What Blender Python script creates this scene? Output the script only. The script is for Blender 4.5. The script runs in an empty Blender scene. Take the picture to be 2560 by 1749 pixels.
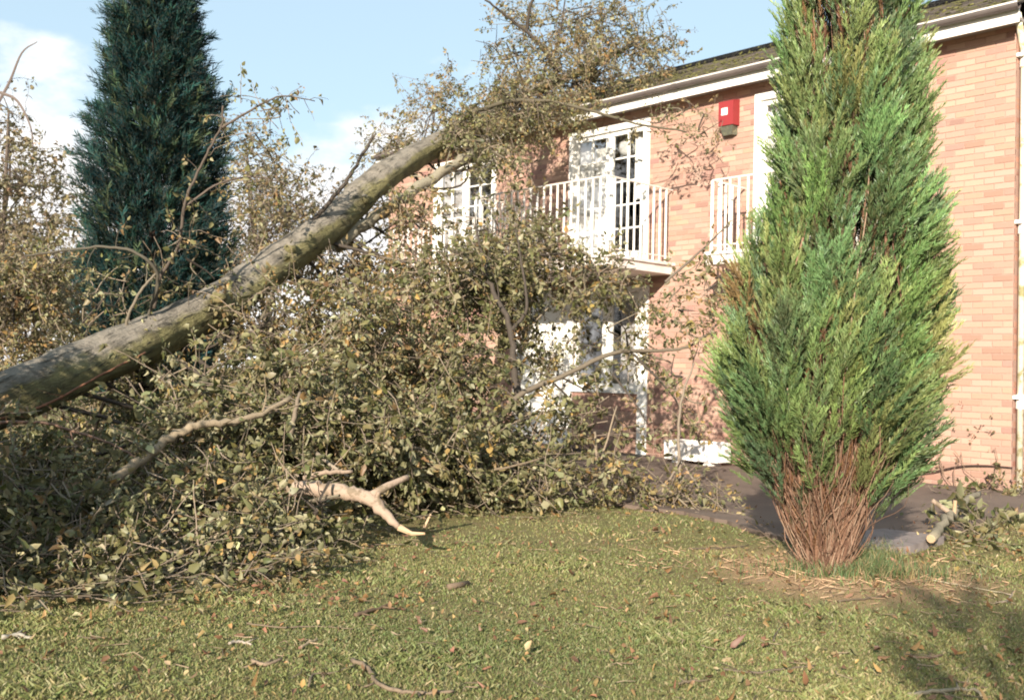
import bpy, math, random
import numpy as np
from mathutils import Matrix, Vector
rnd = random.Random(7)
rng = np.random.default_rng(11)
scene = bpy.context.scene
col = scene.collection

# ------------------------------------------------------------------ camera
F, CX, CY = 2490., 1280., 874.5
PITCH, ROLL, EYE = math.radians(1.24), math.radians(1.3), 1.25
def Rx(a): c, s = math.cos(a), math.sin(a); return np.array([[1, 0, 0], [0, c, -s], [0, s, c]])
def Rz(a): c, s = math.cos(a), math.sin(a); return np.array([[c, -s, 0], [s, c, 0], [0, 0, 1]])
CR = Rx(math.pi / 2 + PITCH) @ Rz(ROLL)
cam_data = bpy.data.cameras.new('camera')
cam = bpy.data.objects.new('camera', cam_data)
cam_data.sensor_width = 36.0
cam_data.lens = 36.0 * F / 2560.0
cam_data.clip_start = 0.05
cam_data.clip_end = 3000
M4 = Matrix.Identity(4)
for i in range(3):
    for j in range(3): M4[i][j] = CR[i][j]
M4.translation = (0, 0, EYE)
cam.matrix_world = M4
col.objects.link(cam)
scene.camera = cam
cam_data.dof.use_dof = True
cam_data.dof.focus_distance = 6.3
cam_data.dof.aperture_fstop = 4.0
scene.cycles.filter_width = 1.9

# ------------------------------------------------------------------ sun, sky, exposure
SUN_EL = math.radians(21.0)
SUN_AZ = np.array([-0.30, -0.954])            # horizontal direction towards the sun
scene.view_settings.view_transform = 'Standard'
scene.view_settings.look = 'None'
scene.view_settings.exposure = 1.0
scene.view_settings.gamma = 1.0
scene.view_settings.use_curve_mapping = False
sd = bpy.data.lights.new('sun', 'SUN')
sd.energy = 5.0
sd.angle = math.radians(0.55)
sd.color = (1.0, 0.90, 0.765)
so = bpy.data.objects.new('sun', sd)
tosun = Vector((SUN_AZ[0] * math.cos(SUN_EL), SUN_AZ[1] * math.cos(SUN_EL), math.sin(SUN_EL)))
so.rotation_euler = tosun.to_track_quat('Z', 'Y').to_euler()
so.location = (-6, -18, 12)
col.objects.link(so)

def nd(nt, kind, **kw):
    n = nt.nodes.new(kind)
    for k, v in kw.items():
        if k in n.inputs.keys(): n.inputs[k].default_value = v
        else: setattr(n, k, v)
    return n
def mixc(nt, fac, a, b, blend='MIX'):
    n = nt.nodes.new('ShaderNodeMix'); n.data_type = 'RGBA'; n.blend_type = blend
    for sock, v in ((n.inputs[0], fac), (n.inputs[6], a), (n.inputs[7], b)):
        if isinstance(v, bpy.types.NodeSocket): nt.links.new(v, sock)
        elif isinstance(v, (int, float)): sock.default_value = v
        else: sock.default_value = (v[0], v[1], v[2], 1)
    return n.outputs[2]
def math_n(nt, op, a, b=None, clamp=False):
    n = nt.nodes.new('ShaderNodeMath'); n.operation = op; n.use_clamp = clamp
    for sock, v in ((n.inputs[0], a), (n.inputs[1], b)):
        if v is None: continue
        if isinstance(v, bpy.types.NodeSocket): nt.links.new(v, sock)
        else: sock.default_value = v
    return n.outputs[0]
def ramp(nt, fac, lo, hi):
    n = nt.nodes.new('ShaderNodeMapRange'); n.interpolation_type = 'SMOOTHSTEP'
    nt.links.new(fac, n.inputs[0]); n.inputs[1].default_value = lo; n.inputs[2].default_value = hi
    return n.outputs[0]

world = bpy.data.worlds.new('World'); scene.world = world
world.use_nodes = True
nt = world.node_tree
for n in list(nt.nodes): nt.nodes.remove(n)
sky = nt.nodes.new('ShaderNodeTexSky'); sky.sky_type = 'NISHITA'; sky.sun_disc = False
sky.sun_elevation = SUN_EL
sky.sun_rotation = math.atan2(SUN_AZ[0], SUN_AZ[1])
sky.air_density = 1.0; sky.dust_density = 0.6; sky.ozone_density = 1.6
bg = nd(nt, 'ShaderNodeBackground', Strength=0.070)
out = nt.nodes.new('ShaderNodeOutputWorld')
tc = nt.nodes.new('ShaderNodeTexCoord')
sep = nt.nodes.new('ShaderNodeSeparateXYZ'); nt.links.new(tc.outputs['Generated'], sep.inputs[0])
mp = nd(nt, 'ShaderNodeMapping'); mp.inputs['Scale'].default_value = (3.2, 3.2, 6.5)
mp.inputs['Location'].default_value = (3.1, 5.9, 0.3)
nt.links.new(tc.outputs['Generated'], mp.inputs[0])
nz = nd(nt, 'ShaderNodeTexNoise', Scale=1.5, Detail=7.0, Roughness=0.56)
nt.links.new(mp.outputs[0], nz.inputs['Vector'])
# clouds thicken towards the horizon all the way round
hgt = math_n(nt, 'MULTIPLY', math_n(nt, 'SUBTRACT', sep.outputs[2], 0.226), -2.8)
cl = math_n(nt, 'ADD', nz.outputs[0], hgt)
mask = ramp(nt, cl, 0.40, 0.62)
skyc = mixc(nt, 0.45, sky.outputs[0], (7.2, 9.3, 10.2))
cc = mixc(nt, mask, skyc, mixc(nt, ramp(nt, nz.outputs[0], 0.35, 0.65), (8.4, 8.2, 8.2), (10.2, 9.9, 9.5)))
nt.links.new(cc, bg.inputs[0]); nt.links.new(bg.outputs[0], out.inputs[0])

# ------------------------------------------------------------------ geometry helpers
K = 2560. / 2324.
def ray(x, y): return CR @ np.array([(x * K - CX) / F, -(y * K - CY) / F, -1.])
def at(x, y, Y):                     # a point of the place: bearing (x, y), Y metres from where the photographer stood
    d = ray(x, y); return np.array([0, 0, EYE]) + d * (Y / d[1])
def ground(x, y, z=0.0):
    d = ray(x, y); return np.array([0, 0, EYE]) + d * ((z - EYE) / d[2])
TH = math.radians(43.7)
U = np.array([-math.sin(TH), math.cos(TH), 0]); N = np.array([-math.cos(TH), -math.sin(TH), 0])
COR = np.array([5.639, 11.2195, 0])
def W(s, z, off=0.0): return COR + U * s + N * off + np.array([0, 0, z])

class MB:
    def __init__(self): self.v = []; self.f = []; self.c = []; self.n = 0
    def add(self, V, Fc, c=None):
        V = np.asarray(V, float)
        self.v.append(V)
        for f in Fc: self.f.append(tuple(int(i) + self.n for i in f))
        cc = np.ones((len(V), 3)) if c is None else np.broadcast_to(np.asarray(c, float), (len(V), 3))
        self.c.append(cc); self.n += len(V)
        return self
    def build(self, name, mat, parent=None, smooth=False, color=False):
        return mesh_obj(name, np.concatenate(self.v), self.f, mat, parent, smooth, np.concatenate(self.c) if color else None)
def make_mesh(name, V, faces, mat, smooth=False, colr=None):
    me = bpy.data.meshes.new(name)
    V = np.asarray(V, np.float32)
    if isinstance(faces, np.ndarray):
        nf, k = faces.shape
        me.vertices.add(len(V)); me.vertices.foreach_set('co', V.ravel())
        me.loops.add(nf * k); me.loops.foreach_set('vertex_index', faces.astype(np.int32).ravel())
        me.polygons.add(nf)
        me.polygons.foreach_set('loop_start', np.arange(0, nf * k, k, dtype=np.int32))
        me.update(calc_edges=True)
    else:
        me.from_pydata([tuple(map(float, p)) for p in V], [], faces)
    if colr is not None:
        a = me.color_attributes.new('Col', 'FLOAT_COLOR', 'POINT')
        buf = np.ones((len(V), 4), np.float32); buf[:, :3] = colr
        a.data.foreach_set('color', buf.ravel())
    if smooth: me.polygons.foreach_set('use_smooth', np.ones(len(me.polygons), bool))
    me.materials.append(mat)
    me.update()
    return me
def mesh_obj(name, V, faces, mat, parent=None, smooth=False, colr=None):
    o = bpy.data.objects.new(name, make_mesh(name, V, faces, mat, smooth, colr))
    col.objects.link(o)
    if parent is not None:
        o.parent = parent
        o.matrix_parent_inverse = Matrix.Translation(parent_world(parent)).inverted()
    return o
def parent_world(p):
    v = Vector((0, 0, 0))
    while p is not None:
        v = v + p.location + p.matrix_parent_inverse.to_translation() if p.parent is not None else v + p.location
        p = p.parent
    return v
def tag(o, label=None, cat=None, group=None, kind=None):
    if label: o['label'] = label
    if cat: o['category'] = cat
    if group: o['group'] = group
    if kind: o['kind'] = kind
    return o
def empty(name, loc, label, cat, group=None):
    o = bpy.data.objects.new(name, None); o.location = [float(c) for c in loc]
    o.empty_display_size = 0.2
    col.objects.link(o)
    return tag(o, label, cat, group)
BOXF = [(0, 3, 2, 1), (4, 5, 6, 7), (0, 1, 5, 4), (1, 2, 6, 5), (2, 3, 7, 6), (3, 0, 4, 7)]
def wbox(mb, s0, s1, z0, z1, o0, o1, c=None):        # box in wall coordinates
    P = [W(s0, z0, o0), W(s1, z0, o0), W(s1, z0, o1), W(s0, z0, o1), W(s0, z1, o0), W(s1, z1, o0), W(s1, z1, o1), W(s0, z1, o1)]
    mb.add(P, BOXF, c); return mb
def catmull(P, n):
    P = [np.asarray(p, float) for p in P]
    P = [2 * P[0] - P[1]] + P + [2 * P[-1] - P[-2]]
    out = []
    for i in range(1, len(P) - 2):
        for k in range(n):
            t = k / n
            out.append(0.5 * ((2 * P[i]) + (-P[i-1] + P[i+1]) * t + (2*P[i-1] - 5*P[i] + 4*P[i+1] - P[i+2]) * t*t + (-P[i-1] + 3*P[i] - 3*P[i+1] + P[i+2]) * t**3))
    out.append(P[-2]); return np.array(out)
def tube(mb, pts, rad, sides=6, c=None, cap=True, wob=0.0):
    pts = np.asarray(pts, float); n = len(pts)
    rad = np.linspace(rad[0], rad[1], n) if isinstance(rad, tuple) else np.broadcast_to(np.asarray(rad, float), (n,))
    T = np.gradient(pts, axis=0); T /= np.linalg.norm(T, axis=1)[:, None] + 1e-9
    a = np.array([0, 0, 1.]) if abs(T[0][2]) < .9 else np.array([1., 0, 0])
    V = []
    u = np.cross(T[0], a); u /= np.linalg.norm(u)
    ang = np.linspace(0, 2 * math.pi, sides, endpoint=False)
    for i in range(n):
        u = u - T[i] * np.dot(u, T[i]); u /= np.linalg.norm(u) + 1e-9
        w = np.cross(T[i], u)
        r = rad[i] * (1 + wob * rng.normal(size=sides)) if wob else np.full(sides, rad[i])
        V.append(pts[i] + np.cos(ang)[:, None] * u * r[:, None] + np.sin(ang)[:, None] * w * r[:, None])
    V = np.concatenate(V)
    Fc = [(i*sides + j, i*sides + (j+1) % sides, (i+1)*sides + (j+1) % sides, (i+1)*sides + j) for i in range(n-1) for j in range(sides)]
    if cap:
        Fc.append(tuple(range(sides - 1, -1, -1))); Fc.append(tuple((n-1)*sides + j for j in range(sides)))
    mb.add(V, Fc, c); return mb

# ------------------------------------------------------------------ materials
def newmat(name):
    m = bpy.data.materials.new(name); m.use_nodes = True
    nt = m.node_tree
    for n in list(nt.nodes): nt.nodes.remove(n)
    o = nt.nodes.new('ShaderNodeOutputMaterial')
    return m, nt, o
def pbr(name, base, rough=0.7, noise=None, bump=None, spec=0.3, attr=False, coords='Object', metallic=0.0):
    """base colour, optional noise=(scale, colour2, lo, hi, detail), bump=(scale, strength, dist)"""
    m, nt, o = newmat(name)
    p = nd(nt, 'ShaderNodeBsdfPrincipled', Roughness=rough, Metallic=metallic)
    p.inputs['Specular IOR Level'].default_value = spec
    tc = nt.nodes.new('ShaderNodeTexCoord')
    if attr:
        c = nd(nt, 'ShaderNodeVertexColor', layer_name='Col').outputs[0]
    else:
        c = nd(nt, 'ShaderNodeRGB'); c.outputs[0].default_value = (*base, 1); c = c.outputs[0]
    if noise:
        for nzz in (noise if isinstance(noise, list) else [noise]):
            sc, c2, lo, hi = nzz[:4]
            t = nd(nt, 'ShaderNodeTexNoise', Scale=sc, Detail=nzz[4] if len(nzz) > 4 else 5.0, Roughness=0.62)
            nt.links.new(tc.outputs[coords], t.inputs['Vector'])
            c = mixc(nt, ramp(nt, t.outputs[0], lo, hi), c, c2)
    nt.links.new(c, p.inputs['Base Color'])
    if bump:
        t = nd(nt, 'ShaderNodeTexNoise', Scale=bump[0], Detail=6.0, Roughness=0.65)
        nt.links.new(tc.outputs[coords], t.inputs['Vector'])
        b = nd(nt, 'ShaderNodeBump', Strength=bump[1], Distance=bump[2])
        nt.links.new(t.outputs[0], b.inputs['Height']); nt.links.new(b.outputs[0], p.inputs['Normal'])
    nt.links.new(p.outputs[0], o.inputs[0])
    return m
def leafmat(name, trans=0.28, under=(0.30, 0.32, 0.22), under_f=0.45, rough=0.5, spec=0.35):
    m, nt, o = newmat(name)
    c = nd(nt, 'ShaderNodeVertexColor', layer_name='Col').outputs[0]
    geo = nt.nodes.new('ShaderNodeNewGeometry')
    tc = nt.nodes.new('ShaderNodeTexCoord')
    t = nd(nt, 'ShaderNodeTexNoise', Scale=38.0, Detail=3.0); nt.links.new(tc.outputs['Object'], t.inputs['Vector'])
    c = mixc(nt, math_n(nt, 'MULTIPLY', ramp(nt, t.outputs[0], 0.42, 0.7), 0.35), c, (0.16, 0.10, 0.045))
    if under_f > 0:
        c = mixc(nt, math_n(nt, 'MULTIPLY', geo.outputs['Backfacing'], under_f), c, under)
    p = nd(nt, 'ShaderNodeBsdfPrincipled', Roughness=rough); p.inputs['Specular IOR Level'].default_value = spec
    nt.links.new(c, p.inputs['Base Color'])
    tr = nt.nodes.new('ShaderNodeBsdfTranslucent'); nt.links.new(c, tr.inputs[0])
    mx = nd(nt, 'ShaderNodeMixShader', Fac=trans)
    nt.links.new(p.outputs[0], mx.inputs[1]); nt.links.new(tr.outputs[0], mx.inputs[2]); nt.links.new(mx.outputs[0], o.inputs[0])
    return m
MAT = {}
MAT['white'] = pbr('white_paint', (0.80, 0.78, 0.73), 0.45, (3.0, (0.66, 0.63, 0.56), 0.55, 0.8), (60, 0.08, 0.002))
MAT['mortar'] = pbr('mortar', (0.385, 0.245, 0.195), 0.95, (30, (0.34, 0.21, 0.165), 0.4, 0.7), (120, 0.5, 0.004))
MAT['brick'] = pbr('brick', (1, 1, 1), 0.9, [(22, (0.30, 0.17, 0.11), 0.62, 0.85), (0.9, (0.33, 0.19, 0.14), 0.56, 0.78), (3.5, (0.40, 0.29, 0.225), 0.55, 0.75)], (140, 0.6, 0.004), attr=True, spec=0.15)
MAT['gutter'] = pbr('gutter_plastic', (0.15, 0.125, 0.115), 0.5, (2.0, (0.11, 0.092, 0.085), 0.4, 0.7))
MAT['lip'] = pbr('gutter_lip', (0.62, 0.58, 0.54), 0.5)
MAT['soffit'] = pbr('soffit', (0.30, 0.26, 0.23), 0.8)
MAT['tile'] = pbr('roof_tile', (1, 1, 1), 0.9, [(9, (0.16, 0.15, 0.04), 0.56, 0.68), (40, (0.05, 0.045, 0.04), 0.5, 0.7)], (70, 0.7, 0.01), attr=True)
MAT['red'] = pbr('red_box', (0.27, 0.032, 0.034), 0.5, (9, (0.22, 0.035, 0.035), 0.5, 0.8))
MAT['olive'] = pbr('lens_grey', (0.10, 0.10, 0.075), 0.35, (20, (0.2, 0.19, 0.12), 0.5, 0.7))
MAT['black'] = pbr('black', (0.02, 0.02, 0.02), 0.5)
MAT['emblem'] = pbr('emblem', (0.34, 0.30, 0.33), 0.6)
MAT['room'] = pbr('room_dark', (0.05, 0.045, 0.04), 0.9)
MAT['curtain'] = pbr('net_curtain', (0.74, 0.70, 0.66), 0.9, (6, (0.55, 0.50, 0.50), 0.45, 0.75))
MAT['curtain_grey'] = pbr('grey_curtain', (0.42, 0.38, 0.37), 0.9, (6, (0.32, 0.29, 0.28), 0.45, 0.75))
m, nt, o = newmat('window_glass')
tr = nt.nodes.new('ShaderNodeBsdfTransparent'); tr.inputs[0].default_value = (0.90, 0.93, 0.93, 1)
gl = nd(nt, 'ShaderNodeBsdfGlossy', Roughness=0.03); fr = nd(nt, 'ShaderNodeFresnel', IOR=1.5)
mx = nt.nodes.new('ShaderNodeMixShader'); nt.links.new(math_n(nt, 'MULTIPLY', fr.outputs[0], 0.42, True), mx.inputs[0])
nt.links.new(tr.outputs[0], mx.inputs[1]); nt.links.new(gl.outputs[0], mx.inputs[2]); nt.links.new(mx.outputs[0], o.inputs[0])
MAT['glass'] = m
MAT['rail'] = pbr('rail_paint', (0.70, 0.62, 0.56), 0.5, (20, (0.45, 0.33, 0.26), 0.62, 0.8))
MAT['render'] = pbr('balcony_render', (0.72, 0.66, 0.61), 0.8, (5, (0.55, 0.49, 0.45), 0.5, 0.75), (60, 0.3, 0.003))
MAT['pipe'] = pbr('old_pipe_paint', (0.70, 0.66, 0.52), 0.5, [(5, (0.36, 0.33, 0.17), 0.52, 0.66), (25, (0.80, 0.78, 0.72), 0.55, 0.7)])
MAT['stone'] = pbr('whitewashed_stone', (0.78, 0.74, 0.70), 0.85, (9, (0.42, 0.38, 0.38), 0.62, 0.75), (40, 0.6, 0.01))
MAT['tarmac'] = pbr('tarmac', (0.165, 0.122, 0.096), 0.95, [(1.6, (0.120, 0.088, 0.070), 0.4, 0.7), (60, (0.17, 0.14, 0.125), 0.6, 0.75)], (180, 0.6, 0.006))
MAT['slab'] = pbr('paving_slab', (0.24, 0.20, 0.185), 0.9, (7, (0.17, 0.14, 0.13), 0.45, 0.7), (110, 0.5, 0.004))
MAT['leaf'] = leafmat('poplar_leaf', 0.26, under=(0.30, 0.285, 0.165), rough=0.46, spec=0.36)
MAT['dryleaf'] = leafmat('dry_leaf', 0.2, under_f=0.0)
MAT['needle'] = leafmat('cypress_spray', 0.12, under_f=0.0, rough=0.45, spec=0.4)
MAT['dark_needle'] = leafmat('dark_cypress_spray', 0.06, under_f=0.0, rough=0.7, spec=0.10)
MAT['grass'] = leafmat('grass_blade', 0.25, under_f=0.0, rough=0.5, spec=0.3)
MAT['twig'] = pbr('twig_bark', (1, 1, 1), 0.85, (60, (0.10, 0.075, 0.055), 0.5, 0.75), attr=True)
MAT['stem'] = pbr('cypress_stem', (1, 1, 1), 0.9, (50, (0.10, 0.05, 0.035), 0.5, 0.75), (80, 0.6, 0.01), attr=True)
MAT['pale'] = pbr('pale_limb', (0.34, 0.25, 0.185), 0.75, [(9, (0.20, 0.15, 0.10), 0.50, 0.62), (50, (0.14, 0.10, 0.07), 0.62, 0.75)], (45, 0.5, 0.01))
MAT['cut'] = pbr('cut_wood', (0.46, 0.32, 0.20), 0.8, (30, (0.34, 0.22, 0.12), 0.5, 0.7))
MAT['cable'] = pbr('cable', (0.05, 0.03, 0.025), 0.6)
# bark of the fallen trunk: grey on the weathered upper side, greenish algae on the flanks
m, nt, o = newmat('fallen_bark')
p = nd(nt, 'ShaderNodeBsdfPrincipled', Roughness=0.85); p.inputs['Specular IOR Level'].default_value = 0.25
geo = nt.nodes.new('ShaderNodeNewGeometry'); sp = nt.nodes.new('ShaderNodeSeparateXYZ'); nt.links.new(geo.outputs['Normal'], sp.inputs[0])
tc = nt.nodes.new('ShaderNodeTexCoord')
def bnoise(sc, det=6.0):
    t = nd(nt, 'ShaderNodeTexNoise', Scale=sc, Detail=det, Roughness=0.65); nt.links.new(tc.outputs['Object'], t.inputs['Vector']); return t.outputs[0]
vd = nt.nodes.new('ShaderNodeVectorMath'); vd.operation = 'DOT_PRODUCT'; nt.links.new(tc.outputs['Object'], vd.inputs[0]); vd.inputs[1].default_value = (.45, .79, .41)
vs_ = nt.nodes.new('ShaderNodeVectorMath'); vs_.operation = 'SCALE'; vs_.inputs[0].default_value = (.45, .79, .41); nt.links.new(vd.outputs['Value'], vs_.inputs['Scale'])
vs2 = nt.nodes.new('ShaderNodeVectorMath'); vs2.operation = 'SCALE'; nt.links.new(vs_.outputs[0], vs2.inputs[0]); vs2.inputs['Scale'].default_value = -0.82
va = nt.nodes.new('ShaderNodeVectorMath'); va.operation = 'ADD'; nt.links.new(tc.outputs['Object'], va.inputs[0]); nt.links.new(vs2.outputs[0], va.inputs[1])
def snoise(sc):
    t = nd(nt, 'ShaderNodeTexNoise', Scale=sc, Detail=6.0, Roughness=0.65); nt.links.new(va.outputs[0], t.inputs['Vector']); return t.outputs[0]
n1, n2, n3 = bnoise(2.2), bnoise(5), snoise(24)
side = ramp(nt, math_n(nt, 'ADD', sp.outputs[2], math_n(nt, 'MULTIPLY', math_n(nt, 'SUBTRACT', n1, 0.5), 1.5)), 0.26, 0.62)
grey = mixc(nt, ramp(nt, n2, 0.42, 0.66), (0.235, 0.205, 0.165), (0.105, 0.092, 0.074))
alg = mixc(nt, ramp(nt, n2, 0.40, 0.66), (0.20, 0.178, 0.082), (0.105, 0.092, 0.048))
c = mixc(nt, side, alg, grey)
c = mixc(nt, ramp(nt, n3, 0.55, 0.68), c, (0.045, 0.040, 0.030))
nt.links.new(c, p.inputs['Base Color'])
b = nd(nt, 'ShaderNodeBump', Strength=1.0, Distance=0.05); nt.links.new(math_n(nt, 'ADD', n2, math_n(nt, 'MULTIPLY', n3, 0.9)), b.inputs['Height'])
nt.links.new(b.outputs[0], p.inputs['Normal']); nt.links.new(p.outputs[0], o.inputs[0])
MAT['bark'] = m
# lawn soil and turf colour, with the dry needle litter that lies under the upright conifer
BUSH = np.array([2.07, 6.53, 0])
m, nt, o = newmat('lawn_ground')
p = nd(nt, 'ShaderNodeBsdfPrincipled', Roughness=0.95); p.inputs['Specular IOR Level'].default_value = 0.1
tc = nt.nodes.new('ShaderNodeTexCoord')
t1 = bnoise(0.9); t2 = bnoise(14); t3 = bnoise(70)
c = mixc(nt, ramp(nt, t1, 0.36, 0.66), (0.165, 0.162, 0.065), (0.20, 0.165, 0.080))
c = mixc(nt, ramp(nt, t2, 0.45, 0.72), c, (0.23, 0.17, 0.085))
c = mixc(nt, ramp(nt, t3, 0.55, 0.72), c, (0.105, 0.100, 0.038))
vm = nt.nodes.new('ShaderNodeVectorMath'); vm.operation = 'DISTANCE'
nt.links.new(tc.outputs['Object'], vm.inputs[0]); vm.inputs[1].default_value = (BUSH[0] + 0.1, BUSH[1] - 0.1, 0)
dd = math_n(nt, 'ADD', vm.outputs['Value'], math_n(nt, 'MULTIPLY', math_n(nt, 'SUBTRACT', t1, 0.5), 1.6))
lit = mixc(nt, ramp(nt, t3, 0.4, 0.7), (0.44, 0.29, 0.17), (0.33, 0.21, 0.12))
c = mixc(nt, math_n(nt, 'SUBTRACT', 1.0, ramp(nt, dd, 0.45, 1.15)), c, lit)
nt.links.new(c, p.inputs['Base Color'])
b = nd(nt, 'ShaderNodeBump', Strength=0.7, Distance=0.02); nt.links.new(t3, b.inputs['Height'])
nt.links.new(b.outputs[0], p.inputs['Normal']); nt.links.new(p.outputs[0], o.inputs[0])
MAT['lawn'] = m

# ------------------------------------------------------------------ ground and path
g = mesh_obj('ground', [(-250, -150, 0), (250, -150, 0), (250, 350, 0), (-250, 350, 0)], [(0, 1, 2, 3)], MAT['lawn'])
tag(g, 'worn autumn lawn strewn with leaves and twigs', kind='structure')
PATH_H = 0.035
edge = [(-7.0, 16.5), (-3.2, 13.2), (-0.8, 11.0), (0.42, 9.94), (1.02, 9.4), (1.55, 8.95), (1.86, 8.45), (1.95, 7.95), (2.15, 7.55), (2.42, 7.22), (2.66, 7.10), (2.86, 7.22), (3.32, 7.70), (3.75, 8.25), (4.3, 9.0), (4.95, 9.55), (6.2, 9.75), (9.0, 10.2), (22.0, 12.5)]
back = [np.array([24.0, 20.0]), W(-2.2, 0, -.6)[:2], W(14.5, 0, -.6)[:2]]
poly = []
for i in range(len(edge) - 1):
    for k in range(5):
        t = k / 5; q = np.array(edge[i]) * (1 - t) + np.array(edge[i+1]) * t
        poly.append(q + rng.normal(size=2) * 0.018)
poly.append(np.array(edge[-1])); poly += [np.array(b) for b in back]
nP = len(poly)
V = [(q[0], q[1], PATH_H) for q in poly] + [(q[0], q[1], -0.05) for q in poly]
Fc = [tuple(range(nP))] + [(i, nP + i, nP + (i+1) % nP, (i+1) % nP) for i in range(nP)]
pth = mesh_obj('path', V, Fc, MAT['tarmac'])
tag(pth, 'dark tarmac path between the lawn and the brick house', kind='structure')
POLY = np.array(poly)
def on_path(P):
    x, y = P[:, 0], P[:, 1]; ins = np.zeros(len(P), bool); j = nP - 1
    for i in range(nP):
        xi, yi, xj, yj = *POLY[i], *POLY[j]
        cond = ((yi > y) != (yj > y)) & (x < (xj - xi) * (y - yi) / (yj - yi + 1e-12) + xi)
        ins ^= cond; j = i
    return ins
# the worn paving slab whose corner sticks out of the grass by the conifer
sl = MB()
sp_ = [(2.30, 7.28), (2.60, 7.06), (2.90, 7.20), (3.36, 7.70), (3.02, 8.02), (2.55, 7.72)]
Vt = [(x, y, 0.062) for x, y in sp_] + [(x, y, -0.02) for x, y in sp_]
sl.add(Vt, [tuple(range(6))] + [(i, 6 + i, 6 + (i+1) % 6, (i+1) % 6) for i in range(6)])
sl = sl.build('paving_slab', MAT['slab'])
tag(sl, 'worn grey paving slab edge jutting into the grass beside the upright conifer', 'paving slab')

# ------------------------------------------------------------------ the house
house = empty('brick_house', W(6, 0, -4), 'two storey pinkish brick house with white windows, balconies and mossy tiled roof', 'house')
WH, LEN = 5.34, 11.8
OPEN = [(1.75, 3.41, 2.97, 5.15), (5.24, 6.90, 2.97, 5.15), (8.66, 10.38, 2.97, 5.12), (5.38, 6.74, 0.97, 2.52), (6.86, 7.98, 0.06, 2.52)]
# mortar core in rectangles round the openings
ss = sorted({0., LEN} | {v for o_ in OPEN for v in o_[:2]}); zs = sorted({0., WH} | {v for o_ in OPEN for v in o_[2:]})
mb = MB()
for i in range(len(ss) - 1):
    for j in range(len(zs) - 1):
        cs, cz = (ss[i] + ss[i+1]) / 2, (zs[j] + zs[j+1]) / 2
        if any(a < cs < b_ and c_ < cz < d for a, b_, c_, d in OPEN): continue
        wbox(mb, ss[i], ss[i+1], zs[j], zs[j+1], -0.24, -0.005)
GD = 8.0
# gable and far end, back
P = lambda s, o_, z: W(s, z, o_)
for (s0, s1, o0, o1) in ((0.008, 0.24, -GD, -0.24), (LEN - .24, LEN, -GD, -.24), (0.24, LEN - .24, -GD, -GD + .24)):
    wbox(mb, s0, s1, 0, WH, o0, o1)
mb.add([W(0.05, WH, 0), W(0.05, WH, -GD), W(0.05, 7.15, -4)], [(0, 1, 2)])
mb.build('wall', MAT['mortar'], house)
def brick_col():
    r = rng.random()
    if r < .52: c = np.array([.455, .305, .235])
    elif r < .80: c = np.array([.425, .27, .21])
    elif r < .92: c = np.array([.40, .24, .19])
    else: c = np.array([.33, .20, .165])
    return c * np.array([.96, .93, .915]) * rng.uniform(.88, 1.1) * (1 + rng.normal(size=3) * .02)
def brick_v(a, b, z0, z1, pr, facade=True):
    e = 0.004
    f = (lambda s, z, o_: W(s, z, o_)) if facade else (lambda t, z, o_: W(-o_, z, -t))
    return [f(a, z0, -.03), f(b, z0, -.03), f(b, z1, -.03), f(a, z1, -.03),
            f(a, z0, pr - e), f(b, z0, pr - e), f(b, z1, pr - e), f(a, z1, pr - e),
            f(a + e, z0 + e, pr), f(b - e, z0 + e, pr), f(b - e, z1 - e, pr), f(a + e, z1 - e, pr)]
BF = [(8, 9, 10, 11), (4, 5, 9, 8), (5, 6, 10, 9), (6, 7, 11, 10), (7, 4, 8, 11), (0, 1, 5, 4), (1, 2, 6, 5), (2, 3, 7, 6), (3, 0, 4, 7)]
bricks = []
nc = int(WH / .075)
for r in range(nc):
    z0, z1 = r * .075 + .005, r * .075 + .070
    off_ = 0.1125 if r % 2 else 0.0
    s = -off_
    while s < LEN:
        a, b = max(s + .005, 0.0), min(s + .220, LEN); s += .225
        segs = [(a, b)]
        for (o0, o1, p0, p1) in OPEN:
            if z1 > p0 + .01 and z0 < p1 - .01:
                ns = []
                for (x0, x1) in segs:
                    if x1 <= o0 or x0 >= o1: ns.append((x0, x1)); continue
                    if x0 < o0: ns.append((x0, o0))
                    if x1 > o1: ns.append((o1, x1))
                segs = ns
        for (x0, x1) in segs:
            if x1 - x0 > .03: bricks.append((x0, x1, z0, z1))
# bricks that show largest: the free strip of wall right of the conifer
def bdist(b): p_ = W((b[0] + b[1]) / 2, (b[2] + b[3]) / 2); return float(np.linalg.norm(p_ - np.array([0, 0, EYE])))
near = sorted([b for b in bricks if b[0] < 1.12 and b[2] > .25], key=bdist)[:250]
nearset = set(near)
mb = MB()
for b in bricks:
    if b in nearset: continue
    c = brick_col()
    if b[2] < .42 and b[0] > 4.0 and not 5.3 < b[0] < 6.75: c = c * np.array([.42, .40, .40])        # low bricks much darker on the left of the wall
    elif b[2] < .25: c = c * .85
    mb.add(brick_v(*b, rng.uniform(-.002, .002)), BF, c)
for r in range(nc):                                                       # gable bricks
    z0, z1 = r * .075 + .005, r * .075 + .070
    t = 0.035 + (0.0 if r % 2 else 0.1125) - .225
    while t < GD:
        a, b = max(t + .005, .035), t + .220; t += .225
        if b - a > .03: mb.add(brick_v(a, b, z0, z1, rng.uniform(-.002, .002), False), BF, brick_col() * np.array([1.0, .86, .8]))
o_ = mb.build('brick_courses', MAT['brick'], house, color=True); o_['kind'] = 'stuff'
protos = []
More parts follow.
